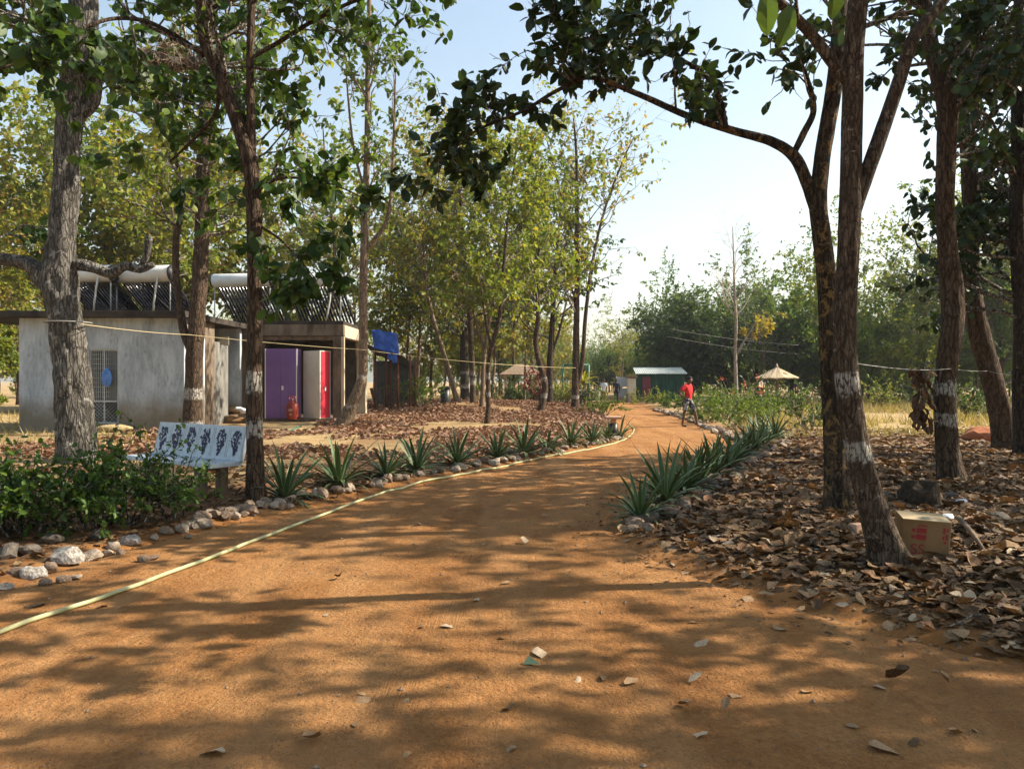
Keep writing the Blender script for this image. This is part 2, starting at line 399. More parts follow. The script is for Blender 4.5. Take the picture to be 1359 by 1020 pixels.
straw = np.where((Xm > 0) & (Ym < 17), straw * .2, straw)
ground = tag(grid_mesh(Xm, Ym, Zm, straw=straw, red=redm).obj('ground', MT['ground'], smooth=True), kind='structure')
yr = np.concatenate([np.linspace(-8, 2.6, 24)[:-1], np.arange(2.6, 14, .034), np.geomspace(14, 105, 140)[1:]])
s01 = np.linspace(0, 1, 231)
Yr = np.repeat(yr[:, None], len(s01), 1)
l = XL(yr)[:, None] - .3 + .0 * Yr; r = XR(yr)[:, None] + .3
Xr = l + (r - l) * s01[None]
Xr = Xr + .10 * fbm(Xr * 2, Yr * 2, 44, 2) * 0
latm = Xr - (XL(Yr) + XR(Yr)) / 2
tag(grid_mesh(Xr, Yr, Hr(Xr, Yr), lat=latm, lon=Yr).obj('dirt_path', MT['road'], smooth=True), kind='structure')

MT['hill'] = simple('hazy_hill_forest', (.10, .12, .09), (.18, .19, .13), .02, .95, .05)
hx = np.linspace(-1000, 1200, 130); hy = np.linspace(1000, 1400, 16)
Xh, Yh = np.meshgrid(hx, hy)
prof = 138 * np.exp(-((Xh - 300) / 150) ** 2) + 50 * np.exp(-((Xh + 350) / 260) ** 2) + 56 * np.exp(-((Xh - 800) / 260) ** 2)
Zh = (prof * np.sin(np.pi * np.clip((Yh - 1000) / 400, 0, 1)) ** .8) * (1 + .3 * fbm(Xh / 60, Yh / 60, 4, 5)) - 3
tag(grid_mesh(Xh, Yh, Zh).obj('hill', MT['hill'], smooth=True), kind='structure')

# ------------------------------------------------------------------ leaves and trees
def leaf_template(kind, curl=0.0, cup=.08, seed=0):
    """x along the blade, y across, z up; returns verts and quads/tris"""
    if kind == 'simple':
        V = [(0, 0, 0), (.3, .27, cup), (.72, .25, cup - .02), (1, 0, -.10), (.72, -.25, cup - .02), (.3, -.27, cup)]
        return np.array(V), np.array([(0, 3, 2, 1), (0, 5, 4, 3)]), None
    prof = {'broad': [(0, .02), (.14, .22), (.38, .37), (.66, .34), (.88, .17), (1, .0)],
            'long': [(0, .02), (.16, .14), (.4, .22), (.68, .20), (.88, .10), (1, .0)]}[kind]
    rg = random.Random(seed); V = []; Q = []
    for k, (x, w) in enumerate(prof):
        a = curl * (x - .2); zz = -a * x * .5
        if seed >= 9: x = x + rg.uniform(-.03, .03); jit = .05
        else: jit = .03
        e = (cup * 4 * w) * w + rg.uniform(-jit, jit) * (1 if curl else .5)
        e2 = (cup * 4 * w) * w + rg.uniform(-.03, .03) * (1 if curl else .5)
        wl_, wr_ = (w * rg.uniform(.72, 1.2), w * rg.uniform(.72, 1.2)) if seed >= 9 else (w, w)
        V += [(x * (1 - .12 * abs(curl)), wl_, zz + e), (x * (1 - .12 * abs(curl)), 0, zz), (x * (1 - .12 * abs(curl)), -wr_, zz + e2)]
    for k in range(len(prof) - 1):
        a = k * 3; Q += [(a + 1, a + 4, a + 3, a), (a + 2, a + 5, a + 4, a + 1)]
    return np.array(V), np.array(Q), None

TPL = {'simple': [leaf_template('simple')],
       'broad': [leaf_template('broad', c, .12, i) for i, c in enumerate((.2, .5, .0))],
       'long': [leaf_template('long', c, .15, i) for i, c in enumerate((.3, .7, .1))],
       'dry': [leaf_template('long', 1.6, .3, 31), leaf_template('broad', 1.3, -.4, 32), leaf_template('broad', -.9, .5, 33), leaf_template('long', .9, -.6, 34)] + [leaf_template('broad' if i % 3 else 'long', c, cu, i + 9) for i, (c, cu) in enumerate(((.5, .2), (-.35, .12), (.5, -.15), (.15, .3), (.8, .05), (-.2, -.15)))]}

def scatter(g, kind, P, D, N, S, rng, wid=1.0):
    """add one leaf at each P pointing along D with its face towards N"""
    P = np.asarray(P, float).reshape(-1, 3)
    if len(P) == 0: return
    D = np.asarray(D, float); N = np.asarray(N, float); S = np.asarray(S, float)
    D = D / (np.linalg.norm(D, axis=1)[:, None] + 1e-9)
    Bv = np.cross(N, D); Bv /= np.linalg.norm(Bv, axis=1)[:, None] + 1e-9
    N = np.cross(D, Bv)
    tp = TPL[kind]; which = rng.integers(0, len(tp), len(P))
    for k, (V, Q, _) in enumerate(tp):
        m = which == k; n = int(m.sum())
        if not n: continue
        s = S[m][:, None, None]
        W = P[m][:, None] + s * (V[None, :, 0:1] * D[m][:, None] + wid * V[None, :, 1:2] * Bv[m][:, None] + V[None, :, 2:3] * N[m][:, None])
        QQ = (Q[None] + (np.arange(n) * len(V))[:, None, None]).reshape(-1, 4)
        g.add(W.reshape(-1, 3), Q=QQ)

class Tree:
    def __init__(s, seed, sp):
        s.rng = np.random.default_rng(seed); s.sp = sp; s.tw = Geo(); s.lp = []; s.ld = []; s.ls = []
    def unit(s):
        v = s.rng.normal(size=3); return v / np.linalg.norm(v)
    def grow(s, p, d, L, r, lvl):
        sp, rng = s.sp, s.rng
        n = max(3, int(L / sp.get('seg', .28))); pts = [p]; ds = []
        d = d / np.linalg.norm(d)
        for i in range(n):
            d = d + s.unit() * sp.get('wander', .22) + np.array([0, 0, sp.get('trop', .06)]); d /= np.linalg.norm(d)
            p = p + d * L / n; pts.append(p); ds.append(d)
        rr = np.linspace(r, max(r * .35, .003), n + 1)
        s.tw.tube(pts, rr, sp.get('sides', 4) if lvl else sp.get('sides', 4) + 1, cap=False)
        if lvl >= sp.get('levels', 2): s.leaves(pts, ds); return
        if lvl == sp.get('levels', 2) - 1 and rng.random() < sp.get('innerleaf', .5): s.leaves(pts[n // 2:], ds[n // 2:])
        k = sp.get('kids', 4); k = max(1, int(round(k * rng.uniform(.7, 1.3))))
        for j in range(k):
            t = rng.uniform(sp.get('k0', .25), 1.0) if j else 1.0
            i = min(n - 1, int(t * n)); base = ds[i]
            side = np.cross(base, s.unit()); side /= np.linalg.norm(side) + 1e-9
            dd = base * sp.get('along', .7) + side * sp.get('spread', .8) * rng.uniform(.6, 1.2)
            s.grow(np.array(pts[i + 1 if j == 0 else i]), dd, L * rng.uniform(.4, .7), max(r * .5, .004), lvl + 1)
    def leaves(s, pts, ds):
        sp, rng = s.sp, s.rng
        for i in range(len(ds)):
            for _ in range(rng.poisson(sp.get('lpp', 3))):
                t = rng.random(); p = pts[i] * (1 - t) + pts[i + 1] * t
                d = ds[i] * .5 + s.unit() * .8 + np.array([0, 0, -sp.get('droop', .45)])
                s.lp.append(p + s.unit() * sp.get('fuzz', .03)); s.ld.append(d); s.ls.append(sp['leaf'] * rng.uniform(.55, 1.25))
    def spawn(s, P, R, t0, t1, n, L, up=.25, az=None, bare=False):
        rng = s.rng; m = len(P) - 1; keep = s.sp
        if bare: s.sp = dict(s.sp, lpp=0.0)
        for _ in range(n):
            t = rng.uniform(t0, t1); i = min(m - 1, int(t * m)); tan = P[i + 1] - P[i]; tan = tan / (np.linalg.norm(tan) + 1e-9)
            a = rng.uniform(0, 2 * np.pi) if az is None else math.radians(rng.normal(az[0], az[1]))
            d = np.array([math.sin(a), math.cos(a), 0.0]); d = d - tan * d.dot(tan) * .7 + tan * .35 + np.array([0, 0, up])
            s.grow(np.array(P[i]), d, L * rng.uniform(.6, 1.25), max(.006, min(R[i] * .45, .028 * L)), 1)
        s.sp = keep
    def crown_geo(s):
        g = Geo(); rng = s.rng
        if s.lp:
            P = np.array(s.lp); D = np.array(s.ld); S = np.array(s.ls)
            N = rng.normal(size=P.shape) * s.sp.get('flip', .6) + np.array([0, 0, 1.0])
            scatter(g, s.sp.get('shape', 'simple'), P, D, N, S, rng, s.sp.get('wid', 1.0))
        return g

def stem_path(pts, Y, dy=None, rng=None, step=.09):
    """photo pixels with a half-width in pixels -> 3D path; each entry (px, py, halfwidth[, depth offset])"""
    P = []; R = []
    for e in pts:
        y = Y + (e[3] if len(e) > 3 else 0.0)
        P.append(at(e[0], e[1], y)); R.append(e[2] * y / F)
    Pp, u = spline(P, step)
    return Pp, np.interp(u, np.arange(len(R)), R)

def make_tree(name, label, Y, stems, spawns, bark, leafmat, sp, seed, bands=(), group=None, sides=12, rough=.10, base=None, flare=.28, ws=1.0):
    """stems[0] is the trunk, further ones limbs; spawns: (stem index, t0, t1, n, length, kwargs)"""
    T = Tree(seed, sp); paths = [stem_path([(e[0], e[1], e[2] * ws) + tuple(e[3:]) for e in st], Y, step=max(.05, Y * .006)) for st in stems]
    b = Vector(paths[0][0][0])
    # base: where the trunk meets the ground
    zz = paths[0][0][:, 2]; gi = int(np.argmin(np.abs(zz - G(b.x, b.y)))); org = Vector(paths[0][0][gi]); org.z = G(org.x, org.y)
    root = empty(name, org)
    tag(root, label, 'tree', group)
    P0, R0 = paths[0]
    hh = np.maximum(P0[:, 2] - org.z, 0); R0 = R0 * (1 + flare * np.exp(-hh / .16))
    bz = [(org.z + a, org.z + c) for a, c in bands]
    g = Geo().tube(P0, R0, sides, rough, seed, bands=bz); g.obj('trunk', MT[bark], root, org, True)
    for k, (P, R) in enumerate(paths[1:]):
        g = Geo().tube(P, R, max(6, sides - 3), rough, seed + 3 + k, bands=[(-9, -8)]); g.obj('limb', MT[bark], root, org, True)
    for si, t0, t1, n, L, kw in spawns:
        T.spawn(paths[si][0], paths[si][1], t0, t1, n, L, **kw)
    if T.tw.n: tag(T.tw.obj('twigs', MT[bark], root, org, True), kind='stuff')
    cg = T.crown_geo()
    if cg.n: tag(cg.obj('crown', MT[leafmat], root, org, True), kind='stuff')
    return root

BROAD = dict(leaf=.19, shape='broad', lpp=2.1, levels=3, kids=3, droop=.6, wander=.25, seg=.3, flip=.7, wid=.84)
DARKB = dict(leaf=.16, shape='broad', lpp=2.6, levels=3, kids=3, droop=.35, wander=.25, seg=.26, wid=.85)

# --- trees standing in front on the right of the path
make_tree('leaning_tree', 'leaning mottled trunk with two white bands, cardboard box behind its foot', 6.3,
  [[(1200, 800, 31), (1185, 757, 29), (1164, 690, 24), (1146, 630, 20), (1132, 560, 18.5), (1123, 490, 18), (1121, 420, 17), (1125, 350, 16.5), (1128, 280, 17.5), (1130, 200, 16), (1131, 130, 16), (1133, 70, 15), (1139, 0, 15), (1150, -80, 13), (1162, -200, 11), (1185, -340, 8), (1200, -520, 5)],
   [(1134, 285, 9), (1147, 240, 11.5), (1170, 175, 11), (1193, 108, 10.5), (1212, 52, 10), (1238, 18, 9, .1), (1265, -15, 8, .2), (1310, -70, 7, .3), (1370, -160, 5, .4), (1420, -260, 3, .4)],
   [(1128, 112, 9), (1103, 80, 9.5), (1076, 45, 8.5), (1050, 18, 8, -.1), (1015, -15, 7, -.3), (970, -60, 6, -.5), (900, -120, 4.5, -.8), (830, -170, 3, -1.1)]],
  [(0, .66, .98, 11, 1.6, {}), (1, .55, 1, 8, 1.5, {}), (2, .6, 1, 8, 1.3, {'up': .5})],
  'bark_spot', 'leaf_deep', dict(BROAD, lpp=1.9), 11, [(.86, 1.02), (1.42, 1.58)], sides=30, rough=.08, ws=.83)
make_tree('lichen_tree', 'dark trunk with ochre lichen and a long bough arching over the path', 8.8,
  [[(1113, 705, 21), (1111, 686, 20), (1110, 640, 18), (1107, 560, 17), (1103, 480, 16), (1100, 420, 15), (1096, 360, 14), (1090, 310, 14), (1086, 270, 13), (1090, 220, 12), (1098, 170, 12), (1106, 120, 12), (1112, 60, 11), (1116, 0, 10), (1122, -100, 8), (1118, -230, 5), (1112, -330, 3)],
   [(1088, 300, 7), (1078, 265, 9), (1070, 240, 9.5), (1054, 208, 9), (1024, 188, 7.5), (971, 173, 6, .1), (913, 154, 5, .2), (842, 123, 4.2, .3), (783, 103, 3.6, .3), (740, 120, 3, .4), (695, 147, 2.5, .4), (650, 165, 2.1, .4), (615, 184, 1.7, .4), (572, 217, 1.1, .4)],
   [(1052, 206, 5), (1066, 178, 5.5), (1080, 145, 4.5), (1070, 100, 3), (1058, 75, 2)],
   [(964, 170, 4), (955, 130, 4), (938, 102, 3.4), (905, 80, 2.8, .2), (860, 66, 2.3, .3), (810, 58, 1.8, .4), (765, 48, 1.2, .4)]],
  [(1, .50, .68, 10, .62, {'up': .35}), (1, .66, .84, 4, .45, {'up': .4}), (1, .84, 1, 11, .5, {'up': -.15}), (1, .25, .5, 4, .55, {}), (2, .5, 1, 4, .6, {}), (3, .35, 1, 17, .72, {'up': .15}), (0, .62, .98, 9, 1.2, {})],
  'bark_lichen', 'leaf_dark', dict(DARKB, leaf=.17, lpp=1.25, wid=.72), 12, [], sides=26, rough=.09, ws=.86)
make_tree('wavy_tree', 'wavy dark trunk with two pale bands and a bunch of dead leaves hung beside it', 11.7,
  [[(1266, 662, 22), (1263, 640, 20), (1257, 590, 17.5), (1254, 530, 16.5), (1257, 485, 17), (1264, 430, 18), (1263, 380, 17), (1257, 320, 15), (1254, 260, 14.5), (1256, 200, 15), (1257, 145, 16), (1246, 100, 14), (1236, 65, 12), (1228, 15, 11), (1222, -50, 10), (1216, -130, 7), (1214, -210, 4)],
   [(1260, 158, 8), (1280, 122, 8.5), (1310, 92, 7.5), (1340, 70, 7), (1385, 40, 6, .1), (1430, -10, 4, .3), (1470, -80, 2.5, .4)]],
  [(0, .72, 1, 20, 1.8, {'up': 0}), (1, .3, 1, 20, 1.6, {'up': 0}), (0, .5, .72, 12, 1.3, {'az': (100, 60), 'up': 0})],
  'bark_brown', 'leaf_dark', dict(BROAD, lpp=2.0), 13, [(.82, 1.02), (1.3, 1.5)], sides=24, rough=.09, ws=.8)
make_tree('curved_tree', 'curved dark trunk leaning over a small heap of red earth', 17.0,
  [[(1343, 622, 19), (1335, 592, 17), (1326, 540, 15), (1313, 490, 14.5), (1299, 440, 14), (1291, 390, 12), (1288, 330, 11), (1288, 260, 11.5), (1284, 180, 10.5), (1281, 100, 10), (1283, 40, 9), (1286, -60, 7), (1288, -170, 4)]],
  [(0, .6, 1, 20, 2.4, {'up': 0}), (0, .38, .6, 9, 1.8, {'az': (90, 60), 'up': 0})],
  'bark_brown', 'leaf_dark', dict(BROAD, lpp=2.3, leaf=.21), 14, [], sides=18, ws=.9)
make_tree('shaded_tree', 'dark straight trunk behind the curved tree, hung with drooping dark foliage', 15.5,
  [[(1366, 632, 14), (1360, 600, 13), (1356, 520, 11.5), (1358, 450, 11), (1354, 380, 10), (1350, 300, 9.5), (1352, 200, 9), (1350, 100, 8), (1352, 0, 6), (1355, -100, 4)]],
  [(0, .28, .6, 20, 1.7, {'up': -.1, 'az': (-40, 90)}), (0, .5, 1, 22, 2.1, {'up': 0})],
  'bark_dark', 'leaf_dark', dict(BROAD, lpp=2.8, leaf=.2, droop=.8), 15, [], sides=12)
# --- front and middle trees on the left of the path
make_tree('grey_tree', 'massive pale grey knobbly trunk with stub limbs in front of the plastered hut', 14.0,
  [[(104, 640, 39), (104, 615, 35), (101, 570, 31), (97, 520, 28.5), (90, 450, 26.5), (83, 400, 27), (79, 365, 29), (81, 330, 23), (85, 280, 21), (87, 230, 21), (92, 170, 22), (102, 110, 24), (109, 60, 25), (112, 0, 22), (116, -80, 17), (122, -200, 12), (128, -330, 6)],
   [(84, 395, 15), (60, 372, 16), (42, 353, 13), (18, 346, 11), (-20, 338, 10), (-70, 310, 8), (-120, 260, 5)],
   [(84, 352, 10), (108, 352, 10), (128, 356, 9), (148, 363, 8), (166, 353, 7.5), (186, 357, 7), (204, 351, 5)],
   [(186, 356, 5), (194, 340, 6), (197, 322, 6.5), (198, 313, 5)],
   [(96, 160, 9), (122, 140, 9), (130, 110, 8), (128, 84, 7)],
   [(110, 66, 13), (150, 66, 15), (200, 78, 13, .2), (250, 84, 10, .4), (300, 70, 7, .6)],
   [(106, 60, 13), (70, 40, 12), (20, 30, 10, -.3), (-40, 5, 8, -.6)]],
  [(0, .7, 1, 14, 2.4, {}), (5, .1, 1, 14, 1.4, {'up': -.1}), (6, .2, 1, 14, 1.6, {'up': -.1}), (1, .5, 1, 6, 1.3, {}), (4, .4, 1, 4, 1.0, {})],
  'bark_grey', 'leaf_deep', dict(BROAD, leaf=.21, lpp=2.2), 21, [], sides=40, rough=.21, flare=.12, ws=.76)
make_tree('banded_tree', 'brown trunk with white paint bands against the plastered hut corner', 21.2,
  [[(253, 592, 17), (255, 570, 15.5), (257, 500, 14), (261, 430, 13), (265, 380, 12.5), (268, 300, 11.5), (270, 220, 11), (272, 150, 10), (275, 70, 9), (278, 0, 8), (281, -90, 5), (283, -170, 3)],
   [(252, 462, 6), (244, 440, 7), (238, 400, 6), (233, 355, 5.5), (234, 315, 5), (240, 280, 4.5), (236, 230, 3.5), (228, 180, 2.5), (225, 130, 1.5)]],
  [(0, .42, 1, 34, 2.5, {}), (1, .5, 1, 8, 1.5, {}), (0, .3, .45, 6, 1.4, {'up': -.1})],
  'bark_brown', 'leaf_olive', dict(BROAD, leaf=.21, lpp=2.1), 22, [(.02, .35), (.95, 1.25)], sides=18, ws=.8)
make_tree('bench_tree', 'brown trunk with peeling white paint beside the concrete bench', 9.8,
  [[(342, 700, 18), (340, 672, 16), (339, 640, 14.5), (338, 590, 13.5), (337, 520, 13), (338, 450, 12.5), (338, 350, 12.5), (337, 280, 12.5), (332, 215, 13), (316, 165, 12), (298, 115, 10.5), (283, 80, 10), (271, 52, 9.5), (267, 0, 9), (262, -60, 8), (255, -160, 5), (250, -260, 3)],
   [(336, 235, 7), (334, 190, 7), (332, 100, 6.5), (334, 0, 6), (337, -120, 4), (340, -220, 2)],
   [(270, 74, 4), (252, 60, 4), (230, 46, 3.8, -.1), (192, 28, 3.4, -.3), (150, 25, 3, -.6), (110, 38, 3, -.9), (55, 66, 2.6, -1.3), (5, 90, 2, -1.6), (-50, 105, 1.2, -1.9)],
   [(332, 78, 3), (370, 56, 3.6), (412, 30, 3.4, -.2), (460, 6, 3, -.4), (520, -16, 2, -.6), (570, -40, 1.2, -.7)],
   [(342, 250, 3), (375, 236, 2.4, -.1), (420, 240, 2, -.2), (455, 250, 1.4, -.3), (480, 262, .8, -.3)],
   [(346, 300, 2.4), (372, 318, 2, -.1), (398, 345, 1.6, -.3), (420, 372, .8, -.3)],
   [(292, 112, 4), (286, 150, 3.4, .4), (262, 180, 2.6, .8), (225, 215, 1.6, 1)]],
  [(0, .6, 1, 15, 1.5, {}), (1, .2, 1, 20, 1.3, {'up': 0}), (2, .3, 1, 14, .55, {'up': -.1}), (3, .25, 1, 22, .8, {'up': 0}), (4, .3, 1, 9, .45, {'up': -.2}), (5, .3, 1, 9, .42, {'up': -.2}), (6, .2, 1, 10, .9, {}), (0, .42, .6, 6, .8, {})],
  'bark_brown', 'leaf_deep', dict(BROAD, leaf=.16, lpp=1.6, seg=.25, droop=.75), 23, [(.82, 1.05), (1.40, 1.66)], sides=26, rough=.09, ws=.8)
make_tree('bent_tree', 'tall slim pale trunk bent sharply at its foot before the open concrete frame', 24.5,
  [[(444, 590, 17), (452, 570, 16), (464, 545, 14), (477, 515, 11), (482, 490, 9), (482, 400, 8.5), (484, 300, 7.5), (487, 200, 6), (488, 100, 5), (490, 0, 4), (492, -70, 2)],
   [(484, 335, 4), (497, 318, 5), (510, 300, 4.5), (518, 270, 3.5), (522, 200, 3), (524, 120, 2), (526, 60, 1)],
   [(486, 260, 3), (470, 200, 2.6), (462, 130, 2), (458, 60, 1)]],
  [(0, .45, 1, 15, 1.5, {'up': .6}), (1, .3, 1, 9, 1.3, {'up': .6}), (2, .2, 1, 7, 1.3, {'up': .6})],
  'bark_pale', 'leaf_fresh', dict(leaf=.2, shape='simple', lpp=1.3, levels=3, kids=3, droop=.5, seg=.35, sides=4), 24, [(.62, .72), (1.52, 1.72)], sides=14, flare=.1, ws=.66)

GOLD = dict(leaf=.22, shape='simple', lpp=3.6, levels=3, kids=4, droop=.5, seg=.45, wander=.25, sides=3)
SLIM = 'slim trees on the leafy mound'
make_tree('slim_tree', 'slim pale trunk leaning sideways on the leafy mound', 40, [[(609, 541, 7), (606, 530, 6), (600, 510, 5.5), (592, 480, 5), (583, 450, 5), (574, 420, 4.5), (566, 380, 4), (562, 330, 3), (560, 280, 2), (558, 230, 1)]],
  [(0, .45, 1, 22, 3.2, {})], 'bark_pale', 'leaf_gold', GOLD, 31, [], SLIM, 9, ws=.6)
make_tree('slim_tree', 'upright brown trunk with whitewashed rings on the leafy mound', 40, [[(629, 546, 8), (628, 530, 7), (627, 500, 6.5), (625, 450, 6), (622, 400, 5.5), (616, 350, 4.5), (612, 280, 3.5), (606, 220, 2)]],
  [(0, .38, 1, 24, 3.4, {})], 'bark_brown', 'leaf_gold', GOLD, 32, [(.85, 1.1), (1.4, 1.65)], SLIM, 9, ws=.6)
make_tree('slim_tree', 'forked pale trunk on the mound, its two stems spreading in a narrow V', 37, [[(639, 545, 6), (640, 530, 5), (642, 480, 4.5), (647, 440, 4), (654, 400, 3.5), (662, 340, 2.5), (666, 280, 1.5)], [(642, 462, 3), (636, 440, 3.2), (629, 415, 3), (624, 380, 2.5), (618, 330, 1.5)]],
  [(0, .45, 1, 16, 2.8, {}), (1, .3, 1, 10, 2.4, {})], 'bark_pale', 'leaf_olive', GOLD, 33, [], SLIM, 9, ws=.6)
make_tree('slim_tree', 'slender dark crooked trunk rising right behind the agave row', 26, [[(645, 580, 7), (646, 566, 6), (648, 540, 5.5), (648, 490, 5), (654, 455, 5), (663, 420, 4.5), (668, 360, 3.8), (673, 300, 3), (680, 240, 2), (686, 190, 1)], [(652, 462, 3), (645, 430, 2.6), (640, 390, 2), (634, 350, 1)]],
  [(0, .42, 1, 18, 2.0, {}), (1, .3, 1, 6, 1.5, {})], 'bark_brown', 'leaf_olive', dict(GOLD, leaf=.17), 34, [(.9, 1.05), (1.5, 1.7)], SLIM, 10, ws=.6)
make_tree('slim_tree', 'snaking brown trunk in an S-bend on the leafy mound', 34, [[(716, 562, 9), (716, 550, 8), (721, 530, 7.5), (723, 508, 7), (716, 482, 6.5), (711, 455, 6), (714, 425, 5), (713, 380, 4), (716, 330, 3), (722, 280, 2), (724, 230, 1)]],
  [(0, .4, 1, 24, 2.7, {})], 'bark_brown', 'leaf_olive', GOLD, 35, [(.6, .8), (1.3, 1.5)], SLIM, 10, ws=.6)
make_tree('slim_tree', 'dark stout trunk with low side shoots beyond the S-bend tree', 44, [[(729, 545, 9), (729, 530, 8), (730, 480, 7), (733, 430, 6), (737, 360, 4.5), (742, 300, 3), (746, 240, 1.5)], [(732, 470, 3), (742, 440, 2.8), (752, 400, 2)]],
  [(0, .25, 1, 26, 3.0, {})], 'bark_dark', 'leaf_mid', GOLD, 36, [(.9, 1.1)], SLIM, 9, ws=.6)
make_tree('tall_twin_tree', 'tall straight twin-stemmed tree with thin golden crown at the path bend', 39, [[(762, 558, 10), (763, 546, 9), (764, 500, 8), (765, 430, 7), (766, 350, 5.5), (766, 280, 4.5), (765, 210, 3.2), (762, 165, 2), (760, 150, 1)], [(766, 515, 5), (773, 478, 5), (777, 420, 4.5), (786, 350, 3.6), (802, 280, 2.8), (826, 215, 2), (842, 180, 1)], [(766, 330, 2.5), (748, 270, 2.2), (732, 210, 1.6), (722, 170, 1)], [(765, 400, 2.5), (745, 350, 2.2), (725, 300, 1.6)]],
  [(0, .35, 1, 20, 2.5, {'up': .5}), (1, .35, 1, 20, 2.4, {'up': .4}), (2, .2, 1, 11, 1.8, {'up': .5}), (3, .2, 1, 8, 1.8, {})], 'bark_brown', 'leaf_gold', dict(GOLD, lpp=1.3, leaf=.24, kids=3), 37, [(.5, .7), (1.35, 1.5)], SLIM, 10, ws=.6)
make_tree('stout_tree', 'thick dark trunk with two white rings behind the slim mound trees', 47, [[(617, 548, 13), (617, 530, 12), (616, 480, 11), (615, 430, 10), (613, 380, 8), (610, 300, 6), (606, 230, 3)]],
  [(0, .3, 1, 30, 4.2, {})], 'bark_dark', 'leaf_mid', dict(GOLD, lpp=3.6, leaf=.25), 38, [(.75, 1.05), (1.5, 1.8)], None, 10, ws=.5)
make_tree('pale_bare_tree', 'pale half-bare tree with a spray of yellow leaves above the man in red', 37, [[(977, 535, 7), (977, 520, 6), (976, 470, 5), (977, 430, 4.5), (975, 390, 4), (974, 350, 2.5), (973, 320, 1.5), (972, 300, .8)], [(978, 470, 3), (986, 455, 2.8), (996, 440, 2.2), (1004, 425, 1.2)], [(975, 420, 2.2), (960, 400, 1.8), (948, 385, 1)], [(976, 400, 2), (988, 380, 1.6), (995, 360, 1)]],
  [(1, .5, 1, 6, .8, {'up': .1, 'az': (80, 50)}), (0, .5, 1, 14, 1.6, {'up': .8, 'bare': True}), (2, .3, 1, 5, 1.2, {'up': .6, 'bare': True}), (3, .3, 1, 5, 1.2, {'up': .6, 'bare': True})], 'bark_white', 'leaf_yellow', dict(GOLD, leaf=.22, lpp=1.2, kids=3), 39, [], None, 9, ws=.45)

# dry vine tangle on the grey tree's bough
rv = np.random.default_rng(77); g = Geo(); base = at(180, 72, 14.15)
for k in range(150):
    c = np.array(at(rv.uniform(125, 262), rv.uniform(55, 85), 14.1 + rv.uniform(-.25, .2))); P = [c]
    d = rv.normal(size=3) * np.array([1, .6, .4])
    for i in range(6):
        d = d + rv.normal(size=3) * .5 + np.array([0, 0, -.14]); d /= np.linalg.norm(d); P.append(P[-1] + d * rv.uniform(.06, .16))
    g.tube(P, .006, 3, cap=False)
MT['vine'] = simple('dry_vine', (.14, .10, .07), (.30, .22, .15), 9, .9, .1)
tag(g.obj('vine_tangle', MT['vine'], None, base, False, base), 'tangle of dry vines clinging to the grey tree bough', 'vines')
# ------------------------------------------------------------------ background trees, copied from a few grown ones
def generic(name, seed, height, r, bark, leafmat, sp, crown0, n, L, lean=.06, sides=7, up=.3, forks=0):
    rg = np.random.default_rng(seed); T = Tree(seed, sp)
    k = 7; P = [np.array([0, 0, -.2])]; d = np.array([0, 0, 1.0])
    for i in range(k):
        d = d + rg.normal(size=3) * lean; d[2] = max(d[2], .6); d /= np.linalg.norm(d); P.append(P[-1] + d * height / k)
    Pp, u = spline(P, .25); R = r * (1 - .85 * np.linspace(0, 1, len(Pp)))
    root = empty(name)
    g = Geo().tube(Pp, R, sides, .07, seed, bands=[(-9, -8)])
    for f in range(forks):
        i = int(len(Pp) * rg.uniform(.2, .5)); a = rg.uniform(0, 6.28); Q = [Pp[i]]; dd = np.array([math.cos(a) * .7, math.sin(a) * .7, .8])
        for _ in range(5):
            dd = dd + rg.normal(size=3) * .15 + np.array([0, 0, .08]); dd /= np.linalg.norm(dd); Q.append(Q[-1] + dd * height * .10)
        Qp, _ = spline(Q, .25); Rq = R[i] * .65 * (1 - .85 * np.linspace(0, 1, len(Qp)))
        g.tube(Qp, Rq, sides - 1, .07, seed + f, bands=[(-9, -8)]); T.spawn(Qp, Rq, .2, 1, max(3, n // 3), L * .8, up)
    T.spawn(Pp, R, crown0, 1, n, L, up)
    g.obj('trunk', MT[bark], root, None, True)
    tag(T.tw.obj('twigs', MT[bark], root, None, True), kind='stuff')
    tag(T.crown_geo().obj('crown', MT[leafmat], root, None, True), kind='stuff')
    return root

BG = dict(leaf=.26, shape='simple', lpp=3.6, levels=3, kids=4, droop=.4, seg=.5, wander=.25, sides=3)
PROTO = {
  'teak': generic('teak_tree', 51, 11.5, .15, 'bark_brown', 'leaf_olive', dict(BG, lpp=2.4), .30, 24, 2.8),
  'teak2': generic('teak_tree', 52, 12.5, .14, 'bark_pale', 'leaf_olive', dict(BG, lpp=2.2), .35, 22, 3.0, .08),
  'gold': generic('golden_tree', 53, 9.5, .12, 'bark_pale', 'leaf_gold', dict(BG, lpp=2.7), .25, 24, 2.7, .08, forks=1),
  'green': generic('green_tree', 54, 8.0, .2, 'bark_dark', 'leaf_far', dict(BG, lpp=4.2, leaf=.25), .12, 34, 3.4, .08, forks=3),
  'dark': generic('dense_tree', 55, 7.0, .22, 'bark_dark', 'leaf_mid', dict(BG, lpp=4.6, leaf=.25), .10, 34, 3.3, .08, forks=3),
  'light': generic('light_tree', 56, 6.5, .09, 'bark_brown', 'leaf_fresh', dict(BG, lpp=3.6, leaf=.2), .2, 22, 2.0, .10, forks=2),
  'scrub': generic('scrub_tree', 57, 4.5, .06, 'bark_brown', 'leaf_olive', dict(BG, lpp=3.8, leaf=.18), .08, 22, 1.5, .12, forks=2),
  'bare': generic('bare_tree', 58, 7.5, .08, 'bark_pale', 'leaf_gold', dict(BG, lpp=.12, leaf=.18, kids=3), .3, 20, 2.2, .10, forks=2),
}
_used = set()
